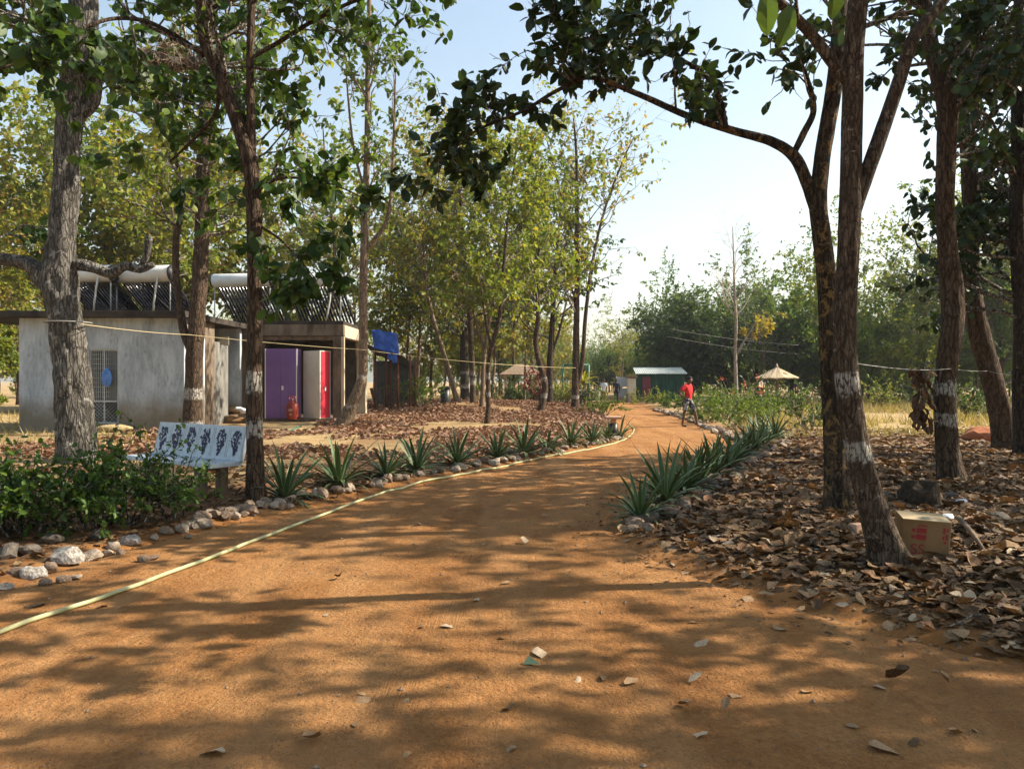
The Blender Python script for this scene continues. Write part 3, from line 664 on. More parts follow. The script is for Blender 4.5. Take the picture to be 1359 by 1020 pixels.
def plant(kind, x, y, sc, label, group=None, rz=None, sz=None, name=None):
    o = PROTO[kind] if kind not in _used else copy_tree(PROTO[kind])
    _used.add(kind)
    if name: o.name = name
    rz = random.uniform(0, 6.28) if rz is None else rz
    o.location = (x, y, G(x, y)); o.rotation_euler = (0, 0, rz); o.scale = (sc, sc, sc * (sz or 1))
    tag(o, label, 'tree', group); return o
random.seed(5)
def at_px(px, Y): return (px - CX) / F * Y
# the clump of dense green trees behind the man in red
for px, Y, k, sc, lab in [(930, 68, 'dark', 1.0, 'dark dense low tree right behind the green tin hut'), (968, 66, 'dark', 1.08, 'dark bushy tree behind the pale half-bare tree'),
                          (1005, 68, 'green', 1.12, 'broad green tree rising highest behind the pale half-bare tree'), (1052, 58, 'green', .92, 'round green tree behind the thatched parasol shelter'),
                          (905, 76, 'green', 1.08, 'feathery green tree leaning out over the tin hut roof'), (1090, 60, 'light', 1.1, 'light green tree beside the thatched parasol shelter')]:
    plant(k, at_px(px, Y), Y, sc, lab)
plant('bare', at_px(1020, 57), 57, 1.15, 'leafless grey tree poking out above the green clump')
plant('bare', at_px(1225, 45), 45, 1.0, 'leafless tree with arching twigs beyond the dry grass')
# light trees beyond the dry grass on the right
gr = 'light trees beyond the dry grass'
for i in range(36):
    px = 1090 + i * 10 + random.uniform(-10, 10); Y = random.uniform(44, 66)
    k = random.choice(['light', 'scrub', 'light', 'teak2', 'green'])
    plant(k, at_px(px, Y), Y, random.uniform(.75, 1.1), {'light': 'fresh green slender tree', 'scrub': 'low olive scrub tree', 'teak2': 'tall pale-stemmed olive tree', 'green': 'round mid-green tree'}[k] + ' beyond the dry grass clearing', gr + ', ' + k)
# tall trees behind the huts
gr = 'tall trees behind the huts'
for i in range(16):
    px = -60 + i * 41 + random.uniform(-12, 12); Y = random.uniform(33.5, 52)
    if px > 455: Y += 8
    k = random.choice(['teak', 'teak2', 'gold', 'teak'])
    plant(k, at_px(px, Y), Y, random.uniform(.9, 1.3), {'teak': 'tall olive brown-stemmed tree', 'teak2': 'tall thin-crowned pale-stemmed tree', 'gold': 'dry golden-leaved tree'}[k] + ' rising behind the concrete huts', gr + ', ' + k)
for i in range(7):
    px = -70 + i * 22; Y = random.uniform(26, 34)
    k = random.choice(['scrub', 'gold', 'light'])
    plant(k, at_px(px, Y) - 1.5, Y + 2 + (6 if px > 0 else 0), random.uniform(.7, 1.0), {'scrub': 'low olive scrub tree', 'gold': 'dry golden undergrowth tree', 'light': 'fresh green undergrowth tree'}[k] + ' crowding behind the plastered hut', 'undergrowth behind the hut, ' + k)
# mid trees over the mound
gr = 'golden trees on the far side of the mound'
for i in range(13):
    px = 545 + i * 15 + random.uniform(-6, 6); Y = random.uniform(48, 66)
    if px > 705: Y += 6
    k = random.choice(['gold', 'gold', 'teak', 'scrub'])
    plant(k, at_px(px, Y), Y, random.uniform(.75, 1.05) * (.8 if px > 700 else 1), {'gold': 'dry golden tree', 'teak': 'tall olive tree', 'scrub': 'low olive scrub tree'}[k] + ' standing beyond the leafy mound', gr + ', ' + k)
# far wood
gr = 'far wood past the bend'
for i in range(60):
    px = 640 + i * 12.5 + random.uniform(-10, 10); Y = random.uniform(72, 125)
    x = at_px(px, Y)
    if -1 < sdist(x, Y) - 0 < 0 or abs(px - 820) < 8 and Y < 80: Y = 118; x = at_px(px, Y)
    plant(random.choice(['green', 'gold', 'teak2', 'light', 'scrub']), x, Y, random.uniform(.5, .72) if px < 900 else random.uniform(.55, .85), 'hazy tree in the far wood past the path bend', gr)
for i in range(22):
    px = 762 + i * 6 + random.uniform(-4, 4); Y = random.uniform(84, 130)
    plant(random.choice(['light', 'gold', 'scrub', 'green']), at_px(px, Y), Y, random.uniform(.5, .68), 'hazy tree in the far wood past the path bend', gr)
for i in range(40):
    px = -80 + i * 19 + random.uniform(-10, 10); Y = random.uniform(62, 90)
    plant(random.choice(['teak', 'gold', 'scrub']), at_px(px, Y), Y, random.uniform(.55, .8), 'slender tree in the deep wood behind the huts', 'deep wood behind the huts')
for i in range(34):
    px = 870 + i * 16 + random.uniform(-8, 8); Y = random.uniform(66, 74)
    plant(random.choice(['scrub', 'light', 'scrub']), at_px(px, Y), Y, random.uniform(.6, .95), 'low scrub tree at the back of the clearing', 'scrub at the back of the clearing', None, .75)
# roadside trees further right that shade the path
for x, y, sc, k in [(8.0, 3.4, .72, 'teak'), (7.4, .4, .75, 'teak'), (8.9, 5.2, .62, 'teak2'), (12.5, 10.0, .9, 'teak'), (6.6, -3.2, .75, 'teak2'), (14.5, 13.5, .9, 'teak'), (14.2, 5.8, 1.0, 'teak2')]:
    plant(k, x, y, sc, 'roadside tree shading the path from beyond the leaf litter', 'roadside shade trees')

# ------------------------------------------------------------------ shrubs and small plants
def shrub(name, label, p, w, h, leafmat, leaf=.05, stems=9, lpp=6, seed=1, group=None, bark='bark_brown', shape='simple', kids=5, up=.9, cat='shrub', wid=1.0, k0=.25):
    sp = dict(leaf=leaf, shape=shape, lpp=lpp, levels=2, kids=kids, droop=.1, seg=.12 * max(h, .4), wander=.3, sides=3, trop=.05, along=.6, spread=.9, wid=wid, fuzz=.02, k0=k0, innerleaf=.5 if k0 < .4 else .25)
    T = Tree(seed, sp); rg = T.rng; root = empty(name, p); tag(root, label, cat, group)
    for i in range(stems):
        a = rg.uniform(0, 6.28); q = np.array([math.cos(a), math.sin(a), 0]) * w * .22 * rg.random()
        d = np.array([math.cos(a) * w * .5, math.sin(a) * w * .5, h * up]) * rg.uniform(.5, .75)
        T.grow(q + np.array([0, 0, -.04]), d, np.linalg.norm(d), .012 * (h + .3), 1)
    tag(T.tw.obj('stems', MT[bark], root, None, True), kind='stuff')
    tag(T.crown_geo().obj('foliage', MT[leafmat], root, None, True), kind='stuff')
    return root

for i, (px, py, w, h, lab) in enumerate([(-45, 712, 1.3, .95, 'dark green hedge shrub at the end of the hedge away from the bench'), (35, 705, 1.15, .9, 'dark green hedge shrub in front of the massive grey trunk'),
                                   (110, 700, 1.2, 1.0, 'hedge shrub with bright tips between the grey trunk and the bench'), (168, 697, 1.15, 1.12, 'leafy hedge shrub with bright green tips on a thin dark stem'),
                                   (228, 690, .8, .85, 'thin hedge shrub with sparse leaves in front of the concrete bench')]):
    p = gp(px, py)
    shrub('hedge_shrub', lab, p, w, h, 'leaf_hedge', .066, [15, 15, 14, 13, 7][i], 5.2 if i < 4 else 3.4, 60 + i, 'hedge by the bench', 'bark_dark', kids=8, k0=.5)
# shrubs along the path and on the mound
for lab, px, Y, w, h, m, leaf, st, lpp in [
    ('round clipped green bush beside the black path light', 800, 34, 1.5, 1.25, 'leaf_fresh', .09, 14, 7), ('bright feathery green clump beside the tarpaulin shed', 556, 36, 1.9, 1.8, 'leaf_fresh', .12, 16, 5),
    ('low clipped hedge bush beyond the mound under the gazebo', 668, 50, 3.4, 1.15, 'leaf_mid', .10, 22, 8), ('low clipped hedge bush beyond the mound next to the maroon plant', 706, 50, 3.0, 1.1, 'leaf_mid', .10, 22, 8),
    ('olive hedge bush behind the tall twin-stemmed tree', 745, 46, 2.6, 1.25, 'leaf_olive', .10, 20, 7), ('bright yellow croton bush by the twin-stemmed tree', 752, 52, 2.4, 2.3, 'leaf_yellow', .13, 15, 6),
    ('dark round bush under the yellow-green palm', 776, 45, 1.5, 1.5, 'leaf_dark', .09, 14, 8), ('maroon upright cordyline plant in front of the gazebo', 716, 47, 1.5, 2.9, 'leaf_red', .22, 9, 3.5),
    ('dry low bush in front of the maroon hut door', 858, 52, 2.5, 1.0, 'leaf_olive', .10, 12, 6), ('low yellow-green bush by the tin hut corner', 893, 44, 1.8, .8, 'leaf_fresh', .10, 12, 6),
    ('leafy green bush right behind the man in red', 925, 36, 2.0, 1.3, 'leaf_fresh', .11, 14, 5), ('tall leafy bush with orange-red blooms beneath the pale tree', 985, 35, 2.8, 1.9, 'leaf_mid', .12, 15, 5),
    ('yellow-green bush edging the path past the man', 945, 29, 1.8, 1.15, 'leaf_fresh', .09, 14, 6), ('bright yellow-green bush above the agave row end', 985, 25.5, 1.9, 1.0, 'leaf_fresh', .085, 15, 6),
    ('yellow-green bush between the path and the thatched shelter', 965, 31.5, 2.2, 1.3, 'leaf_fresh', .10, 15, 6), ('green bush at the foot of the thatched shelter', 1035, 36, 3.0, 1.6, 'leaf_mid', .11, 16, 5),
    ('straggly green sapling bush beside the dry grass', 1075, 24, 1.6, 1.7, 'leaf_mid', .11, 9, 4), ('fresh low bush behind the last agave', 1015, 27.5, 1.8, 1.0, 'leaf_fresh', .09, 12, 6),
    ('dim green bush beyond the curved tree', 1290, 30, 3.2, 1.7, 'leaf_mid', .12, 14, 5), ('leafy sapling bush beyond the wavy trunk', 1240, 38, 2.2, 2.2, 'leaf_mid', .13, 10, 5),
    ('pale olive bush on the edge of the dry grass', 1150, 40, 2.8, 1.8, 'leaf_olive', .12, 14, 5), ('shaggy green bush under the trees beyond the dry grass', 1200, 46, 3.5, 1.5, 'leaf_mid', .13, 16, 5), ('dry shrub growing behind the rust-posted shed', 535, 44, 2.5, 1.8, 'leaf_olive', .12, 12, 5)]:
    p = gx(px, Y); shrub('garden_bush', lab, p, w, h, m, leaf, st, lpp, int(px), None, 'bark_brown')
bl = gx(985, 34.6)
g = Geo(); rg = np.random.default_rng(3)
fl = empty('flower_cluster', bl + Vector((0, 0, 0))); tag(fl, 'orange-red blooms on the leafy bush beneath the pale tree', 'flowers')
for k in range(6):
    c = np.array([rg.uniform(-1.2, 1.2), rg.uniform(-.5, .1), rg.uniform(.8, 1.75)]); n = 12
    g = Geo(); scatter(g, 'simple', c + rg.normal(size=(n, 3)) * .06, rg.normal(size=(n, 3)) + [0, 0, .5], rg.normal(size=(n, 3)), np.full(n, .08), rg)
    tag(g.obj('bloom', MT['leaf_flower'], fl), kind='stuff')
    Geo().tube([c, c * [.7, .7, .6], c * [.2, .2, 0]], [.008, .01, .012], 3).obj('stalk', MT['bark_brown'], fl)

# small palm
def strap_leaf(n=8, L=1.0, w=.08, bend=1.0, vee=.25, up=1.1, tipdroop=.0):
    """an arching strap leaf growing from the origin along +x and up; returns Geo with an 'edge' attribute"""
    g = Geo(); V = []; E = []; TP = []
    th = up; p = np.array([0.0, 0, 0])
    for i in range(n + 1):
        t = i / n; ww = w * (math.sin(math.pi * min(1, .16 + t * .84)) ** .7) * (1 if t < .98 else .05); ww = w * (.55 + .75 * t - 1.3 * t * t) * 1.25 if t < 1 else .002
        nx = np.array([-math.sin(th), 0, math.cos(th)])
        for s, e in ((-1, 1), (-.55, 0.0), (0, 0), (.55, 0.0), (1, 1)):
            V.append(p + np.array([0, s * ww / 2, 0]) + nx * abs(s) * vee * ww); E.append(e); TP.append(t)
        p = p + np.array([math.cos(th), 0, math.sin(th)]) * L / n; th -= bend / n * (.4 + 1.2 * t)
    Q = []
    for i in range(n):
        for j in range(4): a = i * 5 + j; Q.append((a, a + 1, a + 6, a + 5))
    g.add(V, Q=Q, edge=E, tip=TP); return g

t = NT('agave_leaf'); g_ = t.new('NewGeometry'); v = t.coord('Object')
c = t.ramp(t.math('ADD', t.math('MULTIPLY', t.new('ObjectInfo').outputs['Random'], .7), t.math('MULTIPLY', t.noise(5, 3, .5, v), .3)), [(0, (.03, .065, .024)), (.5, (.06, .11, .036)), (1, (.11, .16, .055))])
c = t.mix(t.ramp(t.attr('edge'), [(.55, (0, 0, 0)), (.95, (.8, .8, .8))]), c, (.36, .36, .19))
c = t.mix(t.ramp(t.math('ADD', t.attr('tip'), t.math('MULTIPLY', t.noise(3, 3, .6, v), .25)), [(.98, (0, 0, 0)), (1.0, (.9, .9, .9))]), c, (.17, .11, .06))
t.col(c); MT['agave'] = t.set(.5, .28)
MT['agave_dry'] = simple('dry_agave_leaf', (.17, .13, .09), (.33, .27, .19), 9, .8, .2)
AG = [strap_leaf(6, 1.0, .075, b, .3, .0).mesh('agave_leaf', None, True) for b in (.4, 1.0, 1.6)]
for m in AG: m.materials.append(MT['agave'])
AGD = strap_leaf(6, 1.0, .075, 1.2, .35, .0).mesh('dry_agave_leaf', None, True); AGD.materials.append(MT['agave_dry'])

def agave(p, size, label, group, seed, n=30):
    rg = random.Random(seed); root = empty('agave_plant', p); tag(root, label, 'agave', group); root.rotation_euler = (rg.uniform(-.14, .14), rg.uniform(-.14, .14), rg.uniform(0, 6))
    for k in range(n):
        t = k / (n - 1)                                   # 0 = inner upright leaf, 1 = outer low leaf
        el = math.radians(82 - 78 * t ** .62 + rg.uniform(-11, 11)); az = k * 2.39996 + rg.uniform(-.25, .25)
        o = link('leaf', AG[0 if t < .25 else (1 if t < .7 else 2)] if t < .93 else AGD, None, root)
        L = size * (.72 + .38 * math.sin(math.pi * min(1, t + .25))) * rg.uniform(.85, 1.12)
        wd = rg.uniform(.85, 1.1) * size / .62
        o.scale = (L, wd, L); o.rotation_euler = Euler((0, -el, az), 'XYZ')
        o.location = (math.cos(az) * .03 * (1 + t), math.sin(az) * .03 * (1 + t), .05 * (1 - t) + .015)
    return root

agl = [(377, 664, 1.0), (450, 646, 1.0), (512, 634, .86), (553, 626, .98), (606, 617, .95), (660, 609, 1.0), (694, 604, 1.02), (727, 600, .8), (757, 592, .98), (787, 588, .88), (806, 585, .72), (822, 581, .88)]
for i, (px, py, s) in enumerate(agl):
    lab = ['spiky agave right beside the bench tree trunk', *['%s agave from the bench tree in the row along the hose' % w_ for w_ in 'second third fourth fifth sixth seventh eighth ninth tenth'.split()], 'small agave next to last before the black path light', 'last agave of the hose row, beside the black path light'][i]
    agave(gp(px, py), (.70 + .05 * math.sin(i * 2.3)) * s, lab, 'agaves along the hose', 200 + i, 38)
agr = [(850, 690, .74), (884, 668, .92), (912, 654, .98), (930, 645, .9), (945, 634, .96), (962, 624, .95), (975, 614, .95), (990, 606, .95), (1003, 598, .98), (1016, 590, .98), (1028, 584, 1.0), (1008, 584, .9), (925, 633, .9)]
for i, (px, py, s) in enumerate(agr):
    lab = 'pale-striped agave at the end of its row, beside bare path and leaf litter' if i == 0 else ['%s agave after the pale-striped one in the crowded litter row' % w_ for w_ in 'first second third fourth fifth sixth seventh eighth ninth last side middle'.split()][i - 1]
    agave(gp(px, py), (.69 + .07 * math.sin(i * 1.9)) * s, lab, 'agaves along the leaf litter', 300 + i, 42)
pl = gx(775, 46); root = empty('small_palm', pl); tag(root, 'small yellow-green palm behind the tall twin-stemmed tree', 'palm')
Geo().tube([(0, 0, -.1), (.03, 0, .6), (0, .03, 1.3)], [.07, .06, .05], 7).obj('trunk', MT['bark_brown'], root, None, True)
pm = strap_leaf(7, 1.0, .10, 1.5, .3, .0).mesh('palm_frond', None, True); pm.materials.append(MT['leaf_yellow'])
MT['palm'] = leaf_mat('palm_fronds', [(0, (.22, .24, .03)), (1, (.38, .36, .06))], .35); pm.materials[0] = MT['palm']
for k in range(22):
    o = link('frond', pm, None, root, (0, 0, 1.3)); o.scale = (1.1, 1.6, 1.1); o.rotation_euler = Euler((0, -math.radians(random.uniform(5, 80)), k * 2.4), 'XYZ')

# ------------------------------------------------------------------ dry grass
rg = np.random.default_rng(8); g = Geo()
def grass(g, n, x0, x1, y0, y1, h, mask=None):
    x = rg.uniform(x0, x1, n); y = y0 * (y1 / y0) ** rg.random(n)
    k = (sdist(x, y) > .6) & (fbm(x * .3, y * .3, 71, 3) > -.1)
    if mask is not None: k &= mask(x, y)
    x = x[k]; y = y[k]; z = Hg(x, y) - .01; m = len(x)
    P = np.stack([x, y, z], 1); D = rg.normal(size=(m, 3)) * .45 + [0, 0, 1]; N = rg.normal(size=(m, 3)) + [0, -.5, .1]
    hh = h * rg.uniform(.4, 1.2, m)
    D /= np.linalg.norm(D, axis=1)[:, None]; B = np.cross(N, D); B /= np.linalg.norm(B, axis=1)[:, None]
    w = .010 + .0003 * y
    tip = P + D * hh[:, None] + rg.normal(size=(m, 3)) * .08
    V = np.stack([P - B * w[:, None], P + B * w[:, None], tip], 1).reshape(-1, 3)
    g.add(V, T=np.arange(m * 3).reshape(-1, 3))
grass(g, 42000, 6, 36, 24, 62, .55, lambda x, y: x / y > .30)
grass(g, 9000, 5, 15, 17, 34, .22, lambda x, y: (x / y > .33) & (y > 20))
grass(g, 9000, -24, -8, 16, 45, .16, lambda x, y: (x < -14.8) | (y < 22))
grass(g, 5000, -6, 4, 50, 80, .4)
tag(g.obj('dry_grass', MT['grass'], smooth=False), 'tawny dry grass in the clearing between the trees', 'grass', kind='stuff')

# ------------------------------------------------------------------ leaf litter
rg = np.random.default_rng(12)
def litter(name, n, x0, x1, y0, y1, keep, size, mat, label, lift=.045, kind='dry', tilt=.27):
    x = rg.uniform(x0, x1, n); y = rg.uniform(y0, y1, n); k = keep(x, y); x = x[k]; y = y[k]; m = len(x)
    z = np.where(sdist(x, y) < .2, np.maximum(Hg(x, y), Hr(x, y)), Hg(x, y)) + lift * rg.random(m) * sstep(.1, 1.0, sdist(x, y)) + .008
    a = rg.uniform(0, 6.28, m)
    D = np.stack([np.cos(a), np.sin(a), rg.normal(size=m) * tilt * .6], 1); N = np.stack([rg.normal(size=m) * tilt, rg.normal(size=m) * tilt, np.ones(m)], 1)
    g = Geo(); scatter(g, kind, np.stack([x, y, z], 1), D, N, size * (.35 + 1.1 * rg.random(m) ** 1.3), rg)
    o = tag(g.obj(name, MT[mat], smooth=True), label, 'fallen leaves', kind='stuff'); return o
dens = lambda x, y, lo, hi: sstep(lo, hi, sdist(x, y) + .7 * fbm(x * 1.1, y * 1.1, 61, 3)) > rg.random(len(x))
RT = lambda x, y: (x > (XL(y) + XR(y)) / 2)
litter('leaf_litter', 64000, .8, 9.5, 3.4, 13, lambda x, y: RT(x, y) & dens(x, y, .0, .8) & (x / np.maximum(y, .1) < .80), .118, 'litter', 'thick brown leaf litter around the trees beside the path')
litter('leaf_litter', 26000, 2, 17, 13, 24, lambda x, y: RT(x, y) & dens(x, y, .2, 1.0) & (x / y < .72) & (rg.random(len(x)) < 1.15 - sstep(19, 24, y)), .17, 'litter', 'leaf litter thinning out towards the dry grass', .05, 'simple')
litter('leaf_litter', 62000, -11, 4.2, 14, 48, lambda x, y: (~RT(x, y)) & dens(x, y, .3, 1.3) & (np.where(y > 22, x > -.23 * y - .6, True)) & (fbm(x * .4, y * .4, 66, 3) > -.16), .135, 'litter_red', 'russet leaf litter over the mound under the slim trees', .06, 'simple', .6)
litter('leaf_litter', 7000, -9, -1.5, 6, 13, lambda x, y: (~RT(x, y)) & dens(x, y, .0, .5), .11, 'litter', 'scattered dry leaves around the bench and hedge', .02)

# ------------------------------------------------------------------ haze
t = NT('haze_air'); t.n.remove(t.b); vol = t.new('VolumePrincipled'); vol.inputs['Color'].default_value = (.86, .92, 1, 1); vol.inputs['Density'].default_value = .0004; vol.inputs['Anisotropy'].default_value = .25
t.l(vol.outputs[0], t.o.inputs['Volume'])
hz_o = Geo().box((0, 690, 84), (2700, 1530, 176)).obj('haze', t.m); tag(hz_o, 'thin pale haze in the air over the far woods', 'haze', kind='stuff')

# fallen twigs and grit
rg = np.random.default_rng(31); g = Geo()
for k in range(70):
    x, y = rg.uniform(1.2, 8), rg.uniform(4.2, 12)
    if sdist(x, y) < .1 or x / y > .7: continue
    a = rg.uniform(0, 6.28); L = rg.uniform(.2, .7); P = []
    for i in range(5):
        tt = i / 4 - .5; xx, yy = x + math.cos(a) * L * tt + rg.normal() * .012, y + math.sin(a) * L * tt + rg.normal() * .012; P.append((xx, yy, G(xx, yy) + .05 + rg.uniform(0, .02)))
    g.tube(P, np.linspace(.008, .004, 5), 4)
tag(g.obj('fallen_twigs', MT['bark_brown'], smooth=True), 'thin dead twigs scattered over the leaf litter', 'twigs', kind='stuff')
n = 5200; y = 2.9 * (16 / 2.9) ** rg.random(n); x = XL(y) + (XR(y) - XL(y)) * rg.random(n); x = np.clip(x, -y * .75, y * .75)
s = rg.uniform(.002, .0065, n) * (1 + (rg.random(n) > .97) * 1.6); z = Hr(x, y) + s * .35
O = np.array([(1, 0, 0), (0, 1, 0), (-1, 0, 0), (0, -1, 0), (0, 0, .8), (0, 0, -.8)]); V = np.stack([x, y, z], 1)[:, None] + O[None] * s[:, None, None] * rg.uniform(.6, 1.4, (n, 6, 1))
Tt = np.array([(0, 1, 4), (1, 2, 4), (2, 3, 4), (3, 0, 4), (1, 0, 5), (2, 1, 5), (3, 2, 5), (0, 3, 5)])
g = Geo(); g.add(V.reshape(-1, 3), T=(Tt[None] + (np.arange(n) * 6)[:, None, None]).reshape(-1, 3))
tag(g.obj('path_grit', MT['stone'], smooth=False), 'fine grit and pebbles strewn over the dirt path', 'gravel', kind='stuff')

litter('leaf_crumbs', 16000, .6, 8, 3.4, 12, lambda x, y: RT(x, y) & dens(x, y, -.9, .7) & (x / np.maximum(y, .1) < .75), .045, 'litter', 'broken leaf crumbs thinning out onto the path', .02, 'simple', .4)
litter('leaf_crumbs', 5000, -8, 0, 5, 14, lambda x, y: (~RT(x, y)) & dens(x, y, -.5, .6), .045, 'litter', 'broken leaf crumbs among the stones by the hose', .02, 'simple', .4)
# ------------------------------------------------------------------ materials for built things
def plaster(name, a, b, stain, z_stain):
    t = NT(name); v = t.coord('Object'); vz = t.coord('Object', (1.6, 1.6, .5))
    c = t.ramp(t.noise(1.6, 6, .7, vz, .4), [(.3, a), (.62, b)])
    c = t.mix(t.ramp(t.noise(7, 5, .7, vz), [(.55, (0, 0, 0)), (.72, (.7, .7, .7))]), c, tuple(x * .55 for x in a))
    sx = t.new('SeparateXYZ'); t.l(v, sx.inputs[0])
    f = t.math('ADD', t.math('ADD', sx.outputs[2], 1.77), t.math('MULTIPLY', t.math('SUBTRACT', t.noise(1.3, 5, .7, v), .5), 1.1))
    c = t.mix(t.ramp(t.math('DIVIDE', f, z_stain, True), [(.35, (.85, .85, .85)), (.8, (0, 0, 0))]), c, stain)
    t.col(c); t.bump(t.noise(30, 5, .7, v), .35, .02); return t.set(.9, .2)
MT['plaster'] = plaster('weathered_plaster', (.22, .25, .28), (.48, .525, .57), (.17, .13, .075), 1.7)
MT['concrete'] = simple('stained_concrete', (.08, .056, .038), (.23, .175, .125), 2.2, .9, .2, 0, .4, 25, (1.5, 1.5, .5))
MT['pier'] = simple('shade_toned_pier', (.10, .095, .085), (.24, .23, .205), 2.5, .9, .2, 0, .4, 25, (1.5, 1.5, .5))  # plaster greyed down, the piers' shade is put into this colour
MT['concrete_pale_lit'] = simple('pale_and_lit_concrete', (.40, .32, .22), (.58, .49, .37), 2.5, .9, .2, 0, .3, 25, (1.5, 1.5, .5))  # on the frame's right-hand parts sunlight is put into this colour; gazebo posts simply pale
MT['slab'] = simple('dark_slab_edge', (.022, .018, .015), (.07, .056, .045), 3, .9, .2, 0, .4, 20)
MT['steel'] = simple('painted_steel', (.30, .32, .33), (.42, .44, .45), 10, .55, .4)
MT['steel_white'] = simple('white_pipe', (.58, .57, .54), (.70, .69, .66), 10, .5, .4)
MT['black_frame'] = simple('black_steel', (.02, .02, .022), (.04, .04, .042), 10, .5, .4)
MT['tubeglass'] = simple('dark_glass_tubes', (.012, .013, .02), (.03, .032, .045), 3, .18, .6)
MT['tank'] = simple('white_tank_enamel', (.60, .60, .58), (.74, .74, .72), 3, .4, .4)
MT['tankcap'] = simple('black_tank_cap', (.025, .025, .025), (.05, .05, .05), 3, .5, .4)
MT['purple'] = simple('purple_laminate', (.16, .08, .25), (.20, .105, .30), 2, .4, .4)
MT['cream'] = simple('cream_laminate', (.60, .55, .43), (.68, .63, .51), 2, .45, .4)
MT['redlam'] = simple('red_laminate', (.55, .02, .045), (.63, .03, .055), 2, .35, .45)
MT['white'] = simple('white_trim', (.66, .66, .64), (.75, .75, .73), 4, .5, .4)
MT['gasred'] = simple('red_cylinder_paint', (.20, .025, .015), (.30, .045, .025), 6, .4, .4)
MT['rust'] = simple('rusty_post', (.10, .035, .02), (.20, .075, .04), 9, .8, .3)
MT['tarp'] = simple('blue_tarpaulin', (.02, .06, .30), (.05, .13, .45), 5, .45, .4)
MT['greytarp'] = simple('dark_tarpaulin', (.04, .045, .045), (.12, .12, .11), 2, .7, .3)
MT['card'] = simple('cardboard', (.20, .115, .05), (.27, .16, .075), 4, .85, .2, 0, .15, 60)
MT['cardtop'] = simple('pale_cardboard', (.38, .29, .17), (.46, .36, .22), 4, .85, .2)
MT['print'] = simple('red_print', (.26, .03, .03), (.34, .05, .045), 20, .85, .2)
MT['sack'] = simple('jute_sack', (.34, .25, .12), (.48, .37, .20), 9, .9, .15, 0, .5, 90)
MT['hose'] = simple('yellow_green_hose', (.34, .34, .16), (.50, .48, .27), 6, .5, .35)
MT['rope'] = simple('yellow_cord', (.50, .40, .20), (.6, .5, .3), 20, .8, .2)
MT['wire'] = simple('grey_wire', (.25, .24, .22), None, 5, .6, .4)
MT['hutgreen'] = simple('green_tin_sheet', (.008, .06, .045), (.018, .095, .07), 2, .45, .4)
MT['tin'] = simple('pale_tin_roof', (.48, .52, .46), (.64, .66, .60), 2, .35, .5)
MT['maroon'] = simple('maroon_door', (.14, .02, .035), (.19, .03, .05), 4, .5, .4)
MT['thatch'] = simple('thatch', (.36, .27, .17), (.56, .45, .31), 10, .95, .1, 0, .6, 40)
MT['browntile'] = simple('brown_roof', (.16, .11, .075), (.27, .20, .14), 6, .9, .2)
MT['wood'] = simple('old_wood', (.10, .07, .045), (.22, .155, .10), 6, .85, .2, 0, .5, 30, (1, 1, .3))
MT['blackpost'] = simple('black_metal_post', (.015, .015, .016), (.03, .03, .03), 8, .45, .4)
MT['salmon'] = simple('salmon_cap', (.42, .25, .17), (.52, .33, .23), 8, .8, .3)
MT['greenframe'] = simple('green_painted_pipe', (.02, .12, .09), (.035, .16, .12), 6, .5, .4)
MT['board'] = simple('white_board', (.52, .56, .58), (.62, .66, .68), 3, .5, .4)
MT['plasticwrap'] = simple('crumpled_plastic', (.50, .53, .55), (.70, .72, .74), 14, .25, .6)
MT['redearth'] = simple('red_earth', (.28, .10, .05), (.40, .16, .08), 6, .95, .1, 0, .9, 14)
MT['bluecloth'] = simple('blue_plastic_bag', (.06, .16, .45), (.12, .26, .6), 8, .5, .3)
MT['benchc'] = simple('bench_mosaic', (.42, .48, .52), (.56, .61, .64), 12, .75, .3, 0, .2, 60)
MT['flowerink'] = simple('dark_flower_print', (.02, .022, .04), (.07, .065, .13), 30, .7, .3)
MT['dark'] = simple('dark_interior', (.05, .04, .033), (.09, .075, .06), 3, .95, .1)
MT['rubbish'] = simple('old_rubbish', (.10, .065, .04), (.26, .17, .10), 5, .9, .2, 0, .6, 15)

def cube(name, c, size, mat, parent, bev=0.0, rz=0.0, R=None):
    g = Geo().box((0, 0, 0), size, rz, R); me = g.mesh(name, None, False)
    if bev: bevel_mesh(me, bev)
    return link(name, me, MT[mat], parent, c)
def rod(name, pts, r, mat, parent, sides=8):
    return Geo().tube(pts, r, sides).obj(name, MT[mat], parent, None, True)

# ------------------------------------------------------------------ plastered hut
BY = 22.4; x0, x1 = -14.35, -9.55; gz = G(-11, 22) - .12; ztop = 3.42
hut = empty('plastered_hut', (x0, BY, gz)); tag(hut, 'small grey-white plastered concrete hut with barred door and flat roof', 'building')
D = 4.6
dl, dr = at_px(118, BY) - x0, at_px(157, BY) - x0
dz0, dz1 = CAMZ + (HOR - 562) / F * BY - gz, CAMZ + (HOR - 463) / F * BY - gz
hz = ztop - gz
cube('wall', (dl / 2, .1, hz / 2), (dl, .2, hz), 'plaster', hut)
cube('wall', ((dr + x1 - x0) / 2, .1, hz / 2), (x1 - x0 - dr, .2, hz), 'plaster', hut)
cube('wall', ((dl + dr) / 2, .101, (dz1 + hz) / 2), (dr - dl - .004, .196, hz - dz1), 'plaster', hut)
cube('doorstep', ((dl + dr) / 2, .05, dz0 / 2), (dr - dl - .004, .34, dz0), 'concrete', hut)
cube('wall', (.1, D / 2 + .1, hz / 2), (.2, D - .204, hz), 'plaster', hut)
cube('wall', (x1 - x0 - .1, 1.25, hz / 2), (.2, 2.096, hz), 'concrete', hut)  # darker concrete here puts the side wall's shade into its colour
cube('wall', ((x1 - x0) / 2, D - .1 + .2, hz / 2), (x1 - x0, .2, hz), 'plaster', hut)
